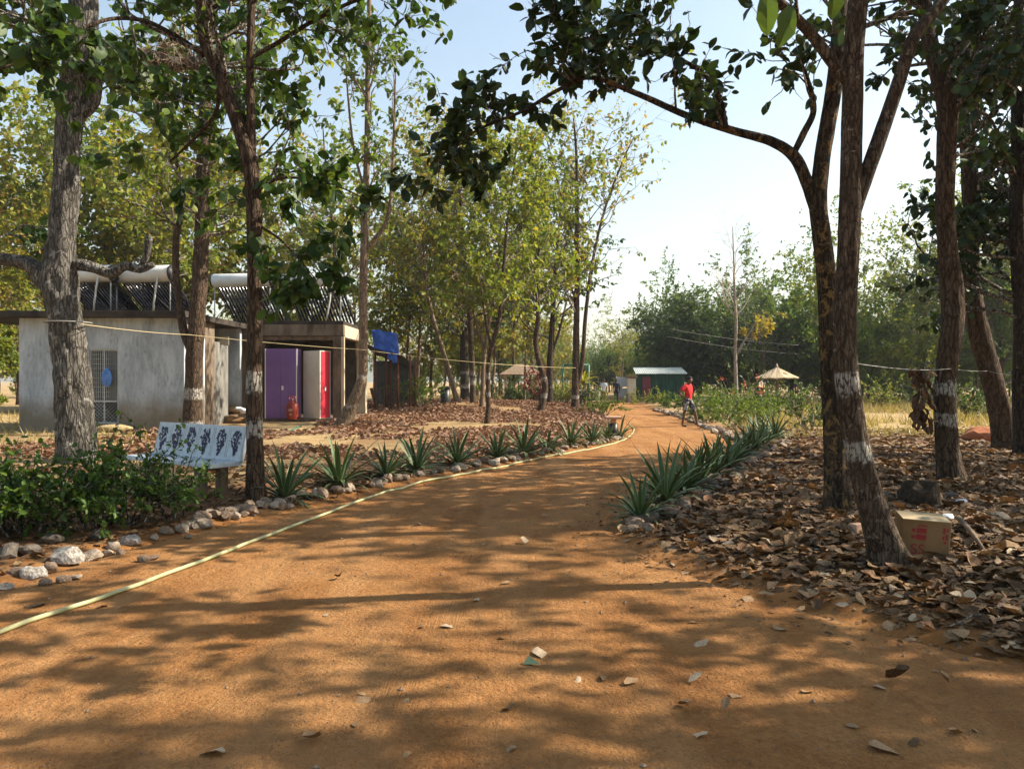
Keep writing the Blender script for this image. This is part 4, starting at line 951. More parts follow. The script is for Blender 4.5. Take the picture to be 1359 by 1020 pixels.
cube('floor_slab', ((x1 - x0) / 2, D / 2 + .2, .04), (x1 - x0 - .42, D - .4, .08), 'dark', hut)
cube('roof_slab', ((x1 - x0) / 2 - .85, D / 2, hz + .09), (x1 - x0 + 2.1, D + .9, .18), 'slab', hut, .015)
dg = empty('barred_door'); dg.parent = hut; dg.location = (dl, .06, dz0)
dw, dh = dr - dl, dz1 - dz0
for x in (.02, dw / 2, dw - .02): cube('door_frame', (x, 0, dh / 2), (.04, .05, dh - .005), 'steel', dg)
for z in (.025, dh * .30, dh - .025): cube('door_rail', (dw / 2, -.003, z), (dw - .01, .045, .05), 'steel', dg)
for k in range(1, 14):
    x = dw * k / 14
    if k != 7: cube('bar', (x, 0, dh * .65), (.014, .014, dh * .69), 'steel', dg)
for k in range(1, 11): cube('crossbar', (dw / 2, .012, dh * .30 + dh * .69 * k / 11), (dw - .02, .012, .014), 'steel', dg)
for k in range(-3, 9):
    for s in (-1, 1):
        a = max(0, 0); xa = dw * k / 8; h3 = dh * .29
        xb = xa + s * h3; lo, hi = 0.03, h3
        pts = []
        for tt in (0, 1):
            pass
        # clip the diagonal to the door width
        t0 = max(0, min((0 - xa) / (xb - xa), (dw - xa) / (xb - xa))); t1 = min(1, max((0 - xa) / (xb - xa), (dw - xa) / (xb - xa)))
        if t1 - t0 > .05: rod('lattice', [(xa + (xb - xa) * t0, .004 * s, h3 * t0 + .02), (xa + (xb - xa) * t1, .004 * s, h3 * t1 + .02)], .009, 'steel', dg, 4)
def crumple(name, label, cat, c, size, mat, seed, sub=3, amt=.35, group=None, parent=None):
    bm = bmesh.new(); bmesh.ops.create_icosphere(bm, subdivisions=sub, radius=.5)
    rg_ = random.Random(seed); ox, oy = rg_.uniform(0, 99), rg_.uniform(0, 99)
    for v_ in bm.verts:
        n = float(fbm(v_.co.x * 4 + ox, v_.co.y * 4 + oy + v_.co.z * 5, seed, 3)); v_.co *= 1 + amt * 2 * n
        v_.co.x *= size[0]; v_.co.y *= size[1]; v_.co.z *= size[2]
    me = bpy.data.meshes.new(name); bm.to_mesh(me); bm.free()
    o = link(name, me, MT[mat], parent, c)
    if label: tag(o, label, cat, group)
    return o
bp = at(142, 500, BY - .05); crumple('plastic_bag', 'blue plastic bag hung on the barred door', 'bag', bp, (.28, .14, .56), 'bluecloth', 5, 3, .3)
sk = gp(152, 573); crumple('sack', 'filled tan sack lying flat by the barred door', 'sack', sk + Vector((0, 0, .10)), (.98, .55, .24), 'sack', 8, 3, .12)

# ------------------------------------------------------------------ solar water heaters
def solar(label, p, yaw, n=17, L=2.0, W=2.05, post_h=1.45):
    root = empty('solar_water_heater', p, yaw); tag(root, label, 'solar heater', 'solar water heaters on the roofs')
    tk = Geo().tube([(-W / 2 - .03, 0, post_h + .1), (-W / 2, 0, post_h + .1), (W / 2, 0, post_h + .1), (W / 2 + .03, 0, post_h + .1)], [.23, .25, .25, .23], 20).obj('tank', MT['tank'], root, None, True)
    for s in (-1, 1): Geo().tube([(s * (W / 2 + .028), 0, post_h + .1), (s * (W / 2 + .09), 0, post_h + .1)], [.255, .24], 20).obj('end_cap', MT['tankcap'], tk, None, True)
    for k in range(n):
        x = -W / 2 + .06 + (W - .12) * k / (n - 1)
        Geo().tube([(x, .12, post_h - .06), (x, .12 + L * .72, .10)], .042, 7).obj('glass_tube', MT['tubeglass'], root, None, True)
    for s in (-1, 0, 1):
        x = s * (W / 2 - .02)
        rod('stand_post', [(x, -.03, 0.0), (x, -.03, post_h - .12)], .022, 'steel' if s else 'black_frame', root, 6)
        rod('stand_rail', [(x, .10, post_h - .14), (x, .14 + L * .72, .02)], .02, 'black_frame', root, 5)
    for z in (.35, .95):
        y = .12 + L * .72 * (1 - (z - .1) / (post_h - .16)) 
        rod('cross_rail', [(-W / 2, y + .03, z), (W / 2, y + .03, z)], .016, 'black_frame', root, 5)
    rod('brace', [(-W / 2, -.02, .1), (0, -.02, post_h - .2)], .013, 'black_frame', root, 5)
    rod('brace', [(W / 2, -.02, .1), (0, -.02, post_h - .2)], .013, 'black_frame', root, 5)
    rod('water_pipe', [(W / 2 - .3, -.2, post_h), (W / 2 - .34, -.24, .8), (W / 2 - .45, -.2, .3), (W / 2 - .55, -.1, .03)], .028, 'steel_white', root, 8)
    return root
rz1 = ztop + .18; yaw = math.radians(-13)
solar('solar water heater on the plastered hut roof, half hidden by the grey trunk', (at_px(113, 23.3), 23.3, rz1), yaw, W=1.9, post_h=1.12, L=1.75)
solar('solar water heater on the plastered hut roof, between the grey trunk and the banded tree', (at_px(191, 23.3), 23.3, rz1), yaw, W=1.9, post_h=1.12, L=1.75)
cx = at_px(300, 27.6)
FY = 27.4; fz = G(-8, FY) - .02; fx0, fx1 = -11.3, -6.0; ft = 3.74
solar('solar water heater on the concrete frame roof, behind the bench tree trunk', (at_px(322, 28.3), 28.3, ft), math.radians(-8), W=2.2, post_h=1.45, L=2.0)
solar('solar water heater on the concrete frame roof, end nearest the bent tree', (at_px(415, 28.3), 28.3, ft), math.radians(-8), W=2.2, post_h=1.45, L=2.0)

# ------------------------------------------------------------------ open concrete frame building
fr = empty('concrete_frame_building', (fx0, FY, fz)); tag(fr, 'open brown concrete frame building with flat roof sheltering cupboards', 'building')
w = fx1 - fx0; hz = ft - fz; dp = 4.3
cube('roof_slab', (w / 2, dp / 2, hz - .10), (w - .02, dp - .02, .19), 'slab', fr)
cube('beam', (w / 2, .12, hz - .34), (w, .25, .40), 'concrete', fr, .01)
cube('beam', (w / 2, .16, hz - .62), (w - .1, .16, .14), 'wood', fr)
cube('beam', (w - .14, dp / 2 + .1, hz - .36), (.27, dp - .36, .44), 'concrete_pale_lit', fr, .01)  # sun-side beam made paler, its sunlight painted in by colour
cube('beam', (w / 2, dp - .12, hz - .36), (w, .25, .44), 'concrete', fr, .01)
for (xx, yy, m) in ((w - .2, .18, 'concrete'), (w - .16, dp - .14, 'concrete_pale_lit'), (.2, .18, 'concrete'), (w * .42, .18, 'concrete'), (.2, dp - .14, 'concrete')):  # back right column paler, sunlight painted into its colour
    cube('column', (xx, yy, (hz - .56) / 2), (.36, .34, hz - .56), m, fr, .012)
cube('side_post', (w - .03, .05, (hz - .56) / 2), (.10, .12, hz - .58), 'concrete_pale_lit', fr)
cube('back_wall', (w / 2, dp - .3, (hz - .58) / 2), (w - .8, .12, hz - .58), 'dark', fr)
cube('floor_slab', (w / 2, dp / 2, .05), (w + .3, dp + .5, .12), 'concrete', fr)
cube('partition', (1.3, 2.1, (hz - .58) / 2), (.12, 3.2, hz - .58), 'concrete', fr)
# stub walls and pipe between the two buildings
for px, Y, wd, h, m, lab in [(278, 24.9, .36, 2.75, 'pier', 'narrow grey plaster pier beside the white downpipe'), (291, 26.3, .32, 2.7, 'pier', 'second grey plaster pier standing in front of the rubbish')]:
    p = gx(px, Y); o = cube('wall_pier', p + Vector((0, 0, h / 2 - .03)), (wd, .8, h), m, None, .01); tag(o, lab, 'wall')
p = gx(270, 22.9); rod('downpipe', [p, p + Vector((0, 0, 1.4)), p + Vector((0, .02, 2.75))], .035, 'steel_white', None); o = bpy.context.scene.objects['downpipe']; tag(o, 'thin white pipe standing beside the plastered hut corner', 'pipe')
p = at(297, 452, 26.0); o = cube('notice_paper', p, (.34, .02, .28), 'cream', None); tag(o, 'small pale paper notice fixed high on the grey pier', 'notice')
p = gx(300, 26.7)
for k in range(12):
    rr = random.Random(k + 40); s = rr.uniform(.25, .6)
    q = gx(296 + rr.uniform(0, 46), 26.6 + rr.uniform(-.3, .7))
    o = crumple('rubbish_bundle', 'crumpled brown bundle in the rubbish heap between the huts', 'rubbish', q + Vector((0, 0, s * .25 + (.35 if k > 7 else 0.0))), (s * 1.6, s, s * .7), ['rubbish', 'card', 'rubbish', 'plasticwrap'][k % 4], k, 2, .4, 'rubbish between the huts')

# cupboards and gas cylinder
def cupboard(name, label, p, rz, W, Dp, Hh, front, side, doors):
    root = empty(name, p, rz); tag(root, label, 'cupboard')
    cube('body', (0, Dp / 2, Hh / 2), (W, Dp, Hh), side, root, .008)
    for k in range(doors):
        wd = (W - .07) / doors; x = -W / 2 + .035 + wd * (k + .5)
        d = cube('door', (x, -.012, Hh / 2), (wd - .008, .022, Hh - .06), front, root, .004)
        if k == doors - 1 or doors == 1:
            h = cube('handle', (-wd / 2 + .06 if doors > 1 else 0, -.022, -.15), (.07, .022, .15), 'white', d, .006)
    for s in (-1, 1): cube('edge_trim', (s * (W / 2 - .016), -.014, Hh / 2), (.03, .026, Hh - .002), 'white', root)
    return root
zf = fz + .11
cupboard('purple_cupboard', 'tall purple two-door cupboard with white edge trim', (at_px(373, FY - .3), FY - .3, zf), 0, 1.13, .55, 2.46, 'purple', 'purple', 2)
cupboard('red_cupboard', 'tall cupboard with red front and cream side panel, turned at an angle', (at_px(431, FY - .1), FY - .1, zf), math.radians(56), .50, .84, 2.4, 'redlam', 'cream', 1)
gc = empty('gas_cylinder', (at_px(388, FY - .75), FY - .75, fz + .11)); tag(gc, 'dull red gas cylinder standing before the purple cupboard', 'gas cylinder')
Geo().tube([(0, 0, .03), (0, 0, .05), (0, 0, .12), (0, 0, .46), (0, 0, .56), (0, 0, .61), (0, 0, .62)], [.14, .17, .21, .21, .18, .09, .05], 20).obj('body', MT['gasred'], gc, None, True)
Geo().tube([(0, 0, .0), (0, 0, .05)], .15, 18).obj('foot_ring', MT['gasred'], gc, None, True)
for a in range(4): rod('collar_post', [(.1 * math.cos(a * 1.57), .1 * math.sin(a * 1.57), .58), (.11 * math.cos(a * 1.57), .11 * math.sin(a * 1.57), .78)], .02, 'gasred', gc, 6)
ring = [(.11 * math.cos(a), .11 * math.sin(a), .78) for a in np.linspace(0, 2 * math.pi, 17)]
rod('collar_ring', ring, .018, 'gasred', gc, 6); rod('valve', [(0, 0, .61), (0, 0, .72)], .025, 'steel', gc, 8)
cube('label_mark', (0, -.209, .33), (.14, .012, .07), 'salmon', gc); cube('label_mark', (0, -.209, .18), (.08, .012, .06), 'salmon', gc)
o = rod('ground_hose', spline([gp(400, 566) + Vector((0, 0, .03)), gp(380, 574) + Vector((0, 0, .03)), gp(362, 578) + Vector((0, 0, .03)), gp(352, 572) + Vector((0, 0, .03)), gp(330, 577) + Vector((0, 0, .03))], .1)[0], .02, 'greenframe', None); tag(o, 'thin green hose lying in front of the cupboards', 'hose')

# ------------------------------------------------------------------ tarpaulin shed with rusty posts
SY = 35.0; sx0, sx1 = at_px(488, SY), at_px(548, SY); sz = G(sx0, SY)
sh = empty('post_shed', (sx0, SY, sz)); tag(sh, 'ramshackle dark shed on rusty posts behind the concrete frame', 'shed')
for k, px in enumerate((498, 511, 516, 528, 543, 549)): rod('post', [(at_px(px, SY) - sx0, .3 * (k % 3), -.05), (at_px(px, SY) - sx0, .3 * (k % 3), 3.0 - .12 * k)], .055, 'rust', sh)
g = Geo(); nx, ny = 14, 10; XX, YY = np.meshgrid(np.linspace(-.3, 1.7, nx), np.linspace(-.4, 4, ny)); ZZ = 2.95 - .35 * XX - .12 * YY + .22 * fbm(XX * 1.5, YY * 1.5, 3, 3)
grid_mesh(XX, YY, ZZ).obj('roof_sheet', MT['greytarp'], sh, None, True)
XX, YY = np.meshgrid(np.linspace(-.3, 1.8, nx), np.linspace(0, 1, 8)); grid_mesh(XX, 3.4 + .2 * fbm(XX * 2, YY * 4, 5, 3), YY * 2.3).obj('back_sheet', MT['greytarp'], sh, None, True)
for k in range(4): cube('plank', (.1 + .42 * k, 1.0 + .2 * k, .5), (.14, .04, 1.0), 'wood', sh, 0, 0, np.array(Euler((.25, .15 * (k - 1.5), 0)).to_matrix()))
XX, YY = np.meshgrid(np.linspace(0, 1, 16), np.linspace(0, 1, 12)); ax = at_px(494, SY - .4)
o = grid_mesh(ax + XX * 1.15 + .1 * YY, SY - .5 + .25 * fbm(XX * 4, YY * 4, 6, 3) - .15 * YY, 3.95 - YY * .95 - XX * .25 + .25 * fbm(XX * 3, YY * 3, 7, 3)).obj('tarpaulin', MT['tarp'], None, None, True)
sol = o.modifiers.new('thick', 'SOLIDIFY'); sol.thickness = .012
tag(o, 'crumpled blue tarpaulin hanging over the shed roof edge', 'tarpaulin')
XX, YY = np.meshgrid(np.linspace(0, 1, 16), np.linspace(0, 1, 12)); ax = at_px(514, SY - .6)
o = grid_mesh(ax + XX * .45, SY - .65 + .2 * fbm(XX * 4, YY * 4, 16, 3), 3.2 - YY * .6 - XX * .3 + .2 * fbm(XX * 3, YY * 3, 17, 3)).obj('tarpaulin', MT['tarp'], None, None, True)
sol = o.modifiers.new('thick', 'SOLIDIFY'); sol.thickness = .012
tag(o, 'small faded blue tarpaulin scrap tied below the larger one', 'tarpaulin')

# ------------------------------------------------------------------ concrete bench
bl_, br_ = Vector((-5.15, 11.05, 0)), Vector((-3.47, 9.85, 0)); ax = (br_ - bl_); BL = ax.length; mid = (bl_ + br_) / 2
mid.z = G(mid.x, mid.y)
bench = empty('concrete_bench', mid, math.atan2(ax.y, ax.x)); tag(bench, 'concrete bench with dark flower prints on its grey-white backrest', 'bench')
tilt = np.array(Euler((math.radians(-14), 0, 0)).to_matrix())   # backrest leans back; bench front is local -y
bk = cube('backrest', (0, .07, .64), (BL, .05, .46), 'benchc', bench, .008, 0, tilt)
cube('seat', (0, -.19, .40), (BL * .98, .46, .06), 'benchc', bench, .012)
for s in (-1, 1):
    cube('leg', (s * BL * .30, -.30, .17), (.12, .12, .40), 'concrete', bench, .01); cube('leg', (s * BL * .30, .00, .17), (.12, .12, .40), 'concrete', bench, .01)
    cube('leg_beam', (s * BL * .30, -.15, .335), (.11, .40, .07), 'concrete', bench, .01)
fbR = Matrix(tilt.tolist())
rb = random.Random(4)
for k in range(6):
    xk = (-.5 + (k + .5) / 6) * BL
    # thin grooves framing each printed panel, and the flower print itself
    for dx in (-BL / 12 + .02, BL / 12 - .02): cube('panel_groove', Vector((0, .07, .64)) + fbR @ Vector((xk + dx, -.0262, 0)), (.008, .004, .38), 'steel', bench, 0, 0, tilt)
    g = Geo()
    for m in range(80):
        v_ = rb.uniform(-1, 1); wdt = (1 - abs(v_ - .25) * .7) * .118 * (.8 if v_ < -.2 else 1)
        q = fbR @ Vector((xk + rb.uniform(-wdt, wdt), -.0275 - .0006 * (m % 4), v_ * .165)) + Vector((0, .07, .64))
        a = rb.uniform(0, 6.28); s_ = rb.uniform(.016, .036)
        R_ = fbR @ Matrix.Rotation(a, 3, 'Y')
        pts = [q + R_ @ Vector(c) * s_ for c in ((-1, 0, 0), (-.2, 0, -.6), (1, 0, 0), (-.2, 0, .6))]
        g.add([tuple(c) for c in pts], Q=[(0, 1, 2, 3)])
    tag(g.obj('flower_print', MT['flowerink'], bench), kind='stuff')
g = Geo()
for m in range(150):
    q = Vector((rb.uniform(-.47, .47) * BL, -.19 + rb.uniform(-.2, .2), .4325 + .0006 * (m % 4))); a = rb.uniform(0, 6.28); s_ = rb.uniform(.01, .026); R_ = Matrix.Rotation(a, 3, 'Z')
    g.add([tuple(q + R_ @ Vector(c) * s_) for c in ((-1, 0, 0), (-.2, -.6, 0), (1, 0, 0), (-.2, .6, 0))], Q=[(0, 1, 2, 3)])
tag(g.obj('seat_print', MT['flowerink'], bench), kind='stuff')

# ------------------------------------------------------------------ hose, cord, wires
hp = [(-60, 862), (0, 842), (60, 820), (140, 794), (240, 757), (330, 722), (420, 688), (480, 665), (540, 647), (600, 633), (650, 623), (700, 612), (760, 601), (812, 590), (836, 579), (841, 569), (832, 562)]
HP = spline([gp(*q) + Vector((0, 0, .02)) for q in hp], .12)[0]
HP[:, 2] = [max(Hg(a, b), Hr(a, b)) + .020 for a, b in HP[:, :2]]
o = rod('garden_hose', HP, .0165, 'hose', None, 8); tag(o, 'pale yellow-green garden hose lying along the path edge', 'hose')
HP2 = spline([gp(q[0] + 12, q[1] + 1.5) for q in hp[5:9]], .1)[0]; HP2[:, 2] = [max(Hg(a, b), Hr(a, b)) + .018 for a, b in HP2[:, :2]]
def sag(a, b, s, n=14):
    a, b = Vector(a), Vector(b); return [a.lerp(b, t_) - Vector((0, 0, s * 4 * t_ * (1 - t_))) for t_ in np.linspace(0, 1, n)]
line = [at(112, 430, 13.7), at(258, 444, 20.9), at(340, 457, 9.8 - .15), at(482, 463, 24.3), at(648, 482, 25.9), at(764, 490, 38.8)]
line = [at(108, 430, 13.6), at(250, 444, 20.8), at(482, 464, 24.2), at(648, 482, 25.8), at(764, 488, 38.7)]
pts = []
for a, b in zip(line[:-1], line[1:]): pts += sag(a, b, .03)[:-1]
pts.append(line[-1])
o = rod('twine_line', pts, .007, 'rope', None, 5); tag(o, 'yellowish cord strung from trunk to trunk past the huts', 'cord')
rg_ring = [at(90, 428, 14) + Vector((.385 * math.cos(a), .385 * math.sin(a), 0)) for a in np.linspace(0, 6.283, 25)]
o = rod('trunk_rope', rg_ring, .012, 'wire', None, 5); tag(o, 'rope tied around the massive grey trunk', 'rope')
o = rod('tied_wire', sag(at(1122, 480, 6.2), at(1262, 489, 11.5), .04) + sag(at(1262, 489, 11.5), at(1310, 492, 16.8), .02)[1:] + sag(at(1310, 492, 16.8), at(1359, 499, 15.4), .02)[1:], .004, 'wire', None, 5); tag(o, 'thin wire tied between the trunks beside the leaf litter', 'wire')
for k, (a, b) in enumerate((((888, 436), (1062, 458)), ((884, 446), (1062, 470)))):
    o = rod('overhead_wire', sag(at(*a, 50), at(*b, 50), .15), .011, 'wire', None, 4); tag(o, 'grey overhead wire crossing the dense green trees', 'wire', 'overhead wires')

# ------------------------------------------------------------------ tin hut, shelters, boards, far things
HY = 57.0; hp_ = gx(848, HY); W_, D_, Hh_ = 3.25, 3.6, 2.05
th = empty('tin_hut', hp_, math.radians(-6)); tag(th, 'dark green corrugated tin hut with pale metal roof and maroon door', 'hut')
def corr(name, a, b, z0, z1, mat, parent, pitch=.16, amp=.03):
    a, b = Vector(a), Vector(b); L_ = (b - a).length; n = int(L_ / (pitch / 4)); d = (b - a) / L_; nrm = Vector((d.y, -d.x, 0)); g = Geo()
    V = []
    for i in range(n + 1):
        q = a + d * (L_ * i / n) + nrm * amp * math.sin(i * math.pi / 2); V += [(q.x, q.y, z0(i / n) if callable(z0) else z0), (q.x, q.y, z1(i / n) if callable(z1) else z1)]
    g.add(V, Q=[(2 * i, 2 * i + 2, 2 * i + 3, 2 * i + 1) for i in range(n)]); return g.obj(name, MT[mat], parent)
corr('front_sheet', (0, 0, 0), (W_, 0, 0), 0, Hh_, 'hutgreen', th); corr('back_sheet', (0, D_, 0), (W_, D_, 0), 0, Hh_ + .45, 'hutgreen', th)
corr('side_sheet', (0, D_, 0), (0, 0, 0), 0, lambda t_: Hh_ + .45 * (1 - t_), 'hutgreen', th); corr('side_sheet', (W_, 0, 0), (W_, D_, 0), 0, lambda t_: Hh_ + .45 * t_, 'hutgreen', th)
XX, YY = np.meshgrid(np.linspace(-.25, W_ + .25, 90), np.linspace(-.3, D_ + .3, 4)); grid_mesh(XX, YY, Hh_ + .06 + .45 * YY / D_ + .03 * np.sin(XX * 40)).obj('roof_sheet', MT['tin'], th)
cube('door', (.55, -.05, .95), (.62, .05, 1.75), 'maroon', th)
pb = gx(838, 56.5); o = empty('stone_pillar', pb); tag(o, 'cream stone pillar beside the tin hut', 'pillar')
cube('block', (0, 0, .35), (.62, .5, .72), 'stone_pale', o, .02); cube('shaft', (0, 0, 1.25), (.56, .46, 1.08), 'cream', o, .02); cube('capital', (0, 0, 1.9), (.75, .6, .2), 'browntile', o, .02)
sb = gx(826, 60); o = empty('notice_board', sb); tag(o, 'white notice board on posts beside the tin hut', 'notice board')
cube('panel', (0, 0, 1.5), (1.0, .05, .75), 'board', o, .01); cube('panel', (.05, .02, .72), (1.3, .05, .6), 'board', o, .01)
for s in (-1, 1): rod('post', [(s * .45, .06, 0), (s * .45, .06, 1.95)], .035, 'steel', o)
ps = gx(1031, 43); o = empty('thatched_parasol', ps); tag(o, 'small thatched parasol shelter among the bushes', 'shelter')
rod('post', [(0, 0, -.05), (0, 0, 2.3)], .10, 'wood', o)
n = 10; RR = 1.14; 
for k in range(n):
    a0, a1 = 2 * math.pi * k / n, 2 * math.pi * (k + 1) / n - .02; m = 6; V = []
    for i in range(m + 1):
        t_ = i / m; r_ = .03 + RR * t_; z_ = 2.28 - .62 * t_ ** .85 + (.02 * random.random())
        V += [(r_ * math.cos(a0), r_ * math.sin(a0), z_), (r_ * math.cos((a0 + a1) / 2), r_ * math.sin((a0 + a1) / 2), z_ + .03), (r_ * math.cos(a1), r_ * math.sin(a1), z_)]
    Q = []
    for i in range(m):
        b_ = i * 3; Q += [(b_, b_ + 3, b_ + 4, b_ + 1), (b_ + 1, b_ + 4, b_ + 5, b_ + 2)]
    g = Geo(); g.add(V, Q=Q); q = g.obj('thatch_panel', MT['thatch'], o); sol = q.modifiers.new('thick', 'SOLIDIFY'); sol.thickness = .05
Geo().tube([(0, 0, 2.2), (0, 0, 2.34), (0, 0, 2.5)], [.1, .07, .012], 8).obj('finial', MT['thatch'], o, None, True)
for k in range(3): rod('strut', [(.05, 0, 1.5), (.8 * math.cos(k * 2.1), .8 * math.sin(k * 2.1), 1.85)], .03, 'wood', o, 6)
gz_ = gx(692, 56); o = empty('gazebo', gz_); tag(o, 'brown-roofed open gazebo behind the slim mound trees', 'gazebo')
for sx in (-1, 1):
    for sy in (-1, 1): cube('post', (sx * 1.15, sy * 1.0, .95), (.17, .17, 1.95), 'concrete_pale_lit', o)
V = [(-1.6, -1.5, 1.9), (1.6, -1.5, 1.9), (1.6, 1.5, 1.9), (-1.6, 1.5, 1.9), (-.4, 0, 2.65), (.4, 0, 2.65)]
for f in ((0, 1, 5, 4), (2, 3, 4, 5)): 
    g = Geo(); g.add([V[i] for i in f], Q=[(0, 1, 2, 3)]); q = g.obj('roof_slope', MT['browntile'], o); sol = q.modifiers.new('thick', 'SOLIDIFY'); sol.thickness = .06
for f in ((1, 2, 5), (3, 0, 4)):
    g = Geo(); g.add([V[i] for i in f], T=[(0, 1, 2)]); q = g.obj('roof_slope', MT['browntile'], o); sol = q.modifiers.new('thick', 'SOLIDIFY'); sol.thickness = .06
sw = gx(764, 60); o = empty('pipe_frame', sw); tag(o, 'dark green pipe goal frame behind the twin-stemmed tree', 'frame')
for s in (-1, 1): rod('upright', [(s * 1.0, 0, -.05), (s * 1.0, 0, 2.75)], .09, 'greenframe', o)
rod('crossbar', [(-1.05, 0, 2.7), (1.05, 0, 2.7)], .07, 'greenframe', o)
bo = gp(814, 581) ; o = empty('path_light', bo); tag(o, 'black path bollard light with salmon cap at the agave row end', 'bollard')
Geo().tube([(0, 0, -.03), (0, 0, .40)], .12, 14).obj('post', MT['blackpost'], o, None, True)
Geo().tube([(0, 0, .40), (0, 0, .52)], .085, 12).obj('lamp_housing', MT['salmon'], o, None, True); cube('cap', (0, 0, .56), (.44, .44, .07), 'salmon', o, .015)
tb = gx(591, 39); o = empty('black_bin', tb); tag(o, 'black cylindrical bin standing by the leaning slim trunk', 'bin')
Geo().tube([(0, 0, -.02), (0, 0, .05), (0, 0, .75)], [.23, .25, .25], 16).obj('body', MT['blackpost'], o, None, True); Geo().tube([(0, 0, .75), (0, 0, .82), (0, 0, .9)], [.27, .27, .12], 16).obj('lid', MT['blackpost'], o, None, True)
o = cube('plank', gp(512, 566) + Vector((0, 0, .03)), (1.6, .10, .05), 'wood', None, .005, math.radians(-4)); tag(o, 'long thin plank lying on the litter by the concrete frame', 'plank')
o = crumple('earth_heap', 'small heap of red earth behind the curved tree', 'heap', gx(1305, 19.5) + Vector((0, 0, .08)), (1.1, .8, .55), 'redearth', 31, 3, .2)

# ------------------------------------------------------------------ cardboard box, plastic, wood by the leaning tree
cb = gp(1226, 745); box = empty('cardboard_box', cb + Vector((0, 0, .005)), math.radians(-16)); box.rotation_euler = (math.radians(5), math.radians(3), math.radians(-14))
tag(box, 'brown cardboard box with red printing propped behind the leaning trunk', 'box')
bw, bd, bh = .36, .27, .34
cube('carton', (0, bd / 2, bh / 2), (bw, bd, bh), 'card', box, .004); cube('top_flap', (0, bd / 2, bh + .004), (bw + .004, bd + .004, .005), 'cardtop', box)
cube('edge_tape', (bw / 2 + .003, bd / 2, bh / 2), (.004, bd - .006, bh - .006), 'cardtop', box)
for x, z, a, b in ((-.035, .255, .075, .045), (-.035, .20, .075, .045), (-.095, .255, .025, .03), (-.095, .20, .03, .025), (.135, .27, .02, .05), (.155, .215, .02, .05), (.13, .21, .014, .03), (.16, .275, .014, .03), (-.03, .297, .07, .012), (.145, .17, .02, .02)):
    cube('printed_block', (x, -.0012, z), (a, .002, b), 'print', box)
tc = bpy.data.curves.new('lettering', 'FONT'); tc.body = 'SS'; tc.size = .125; tc.extrude = .0006; tc.align_x = 'CENTER'
to = bpy.data.objects.new('tmp', tc); COL.objects.link(to); bpy.context.view_layer.update()
me = bpy.data.meshes.new_from_object(to.evaluated_get(bpy.context.evaluated_depsgraph_get())); bpy.data.objects.remove(to)
me.materials.clear(); o = link('lettering', me, MT['print'], box, (-.055, -.0015, .055)); o.rotation_euler = (math.pi / 2, 0, 0)
for px, py, s, m, lab in [(1258, 694, (.14, .10, .09), 'plasticwrap', 'crumpled clear plastic wrapper beside the cardboard box'), (1277, 672, (.16, .1, .09), 'plasticwrap', 'crumpled white plastic bag among the litter rocks'), (1304, 680, (.17, .09, .06), 'plasticwrap', 'flattened clear plastic bottle on the leaf litter'), (1160, 700, (.2, .14, .3), 'plasticwrap', 'cloudy plastic sheet bunched behind the leaning trunk')]:
    crumple('plastic_litter', lab, 'plastic', gp(px, py) + Vector((0, 0, s[2] * .55)), s, m, px, 2, .35)
o = cube('broken_brick', gp(1137, 708) + Vector((0, 0, .05)), (.13, .09, .10), 'salmon', None, .008, .5); tag(o, 'chipped pinkish brick on the litter behind the leaning trunk', 'brick')
a, b = gp(1272, 700), gp(1314, 750); o = rod('stick', [a + Vector((0, 0, .10)), a.lerp(b, .5) + Vector((0, 0, .10)), b + Vector((0, 0, .05))], [.026, .022, .01], 'wood', None, 8); tag(o, 'thick broken stick lying beside the cardboard box', 'stick')
# bunch of withered leaves hung beside the wavy trunk
hb = at(1222, 482, 11.6); o = empty('withered_leaf_bunch', hb); tag(o, 'bunch of withered brown leaves hanging from the wire', 'dead leaves')
rod('stalk', [(.22, 0, .0), (.1, 0, .02), (0, 0, -.15), (.02, 0, -.6), (.03, .02, -1.0)], [.012, .012, .02, .014, .006], 'bark_dark', o, 6)
rq = np.random.default_rng(4); dm = []
for V_, Q_, _ in TPL['dry'][:3]:
    g = Geo(); g.add(V_, Q=Q_); m = g.mesh('withered_leaf', None, True); m.materials.append(MT['leaf_deadhang']); dm.append(m)
for k in range(60):
    l_ = link('withered_leaf', dm[k % 3], None, o, (rq.normal() * .08 - (.06 if k < 16 else 0), rq.normal() * .07, -.05 - .9 * k / 60)); l_.rotation_euler = (rq.uniform(-1, 1), math.radians(rq.uniform(50, 115)), rq.uniform(0, 6.28)); s_ = rq.uniform(.13, .24); l_.scale = (s_, s_ * .7, s_)
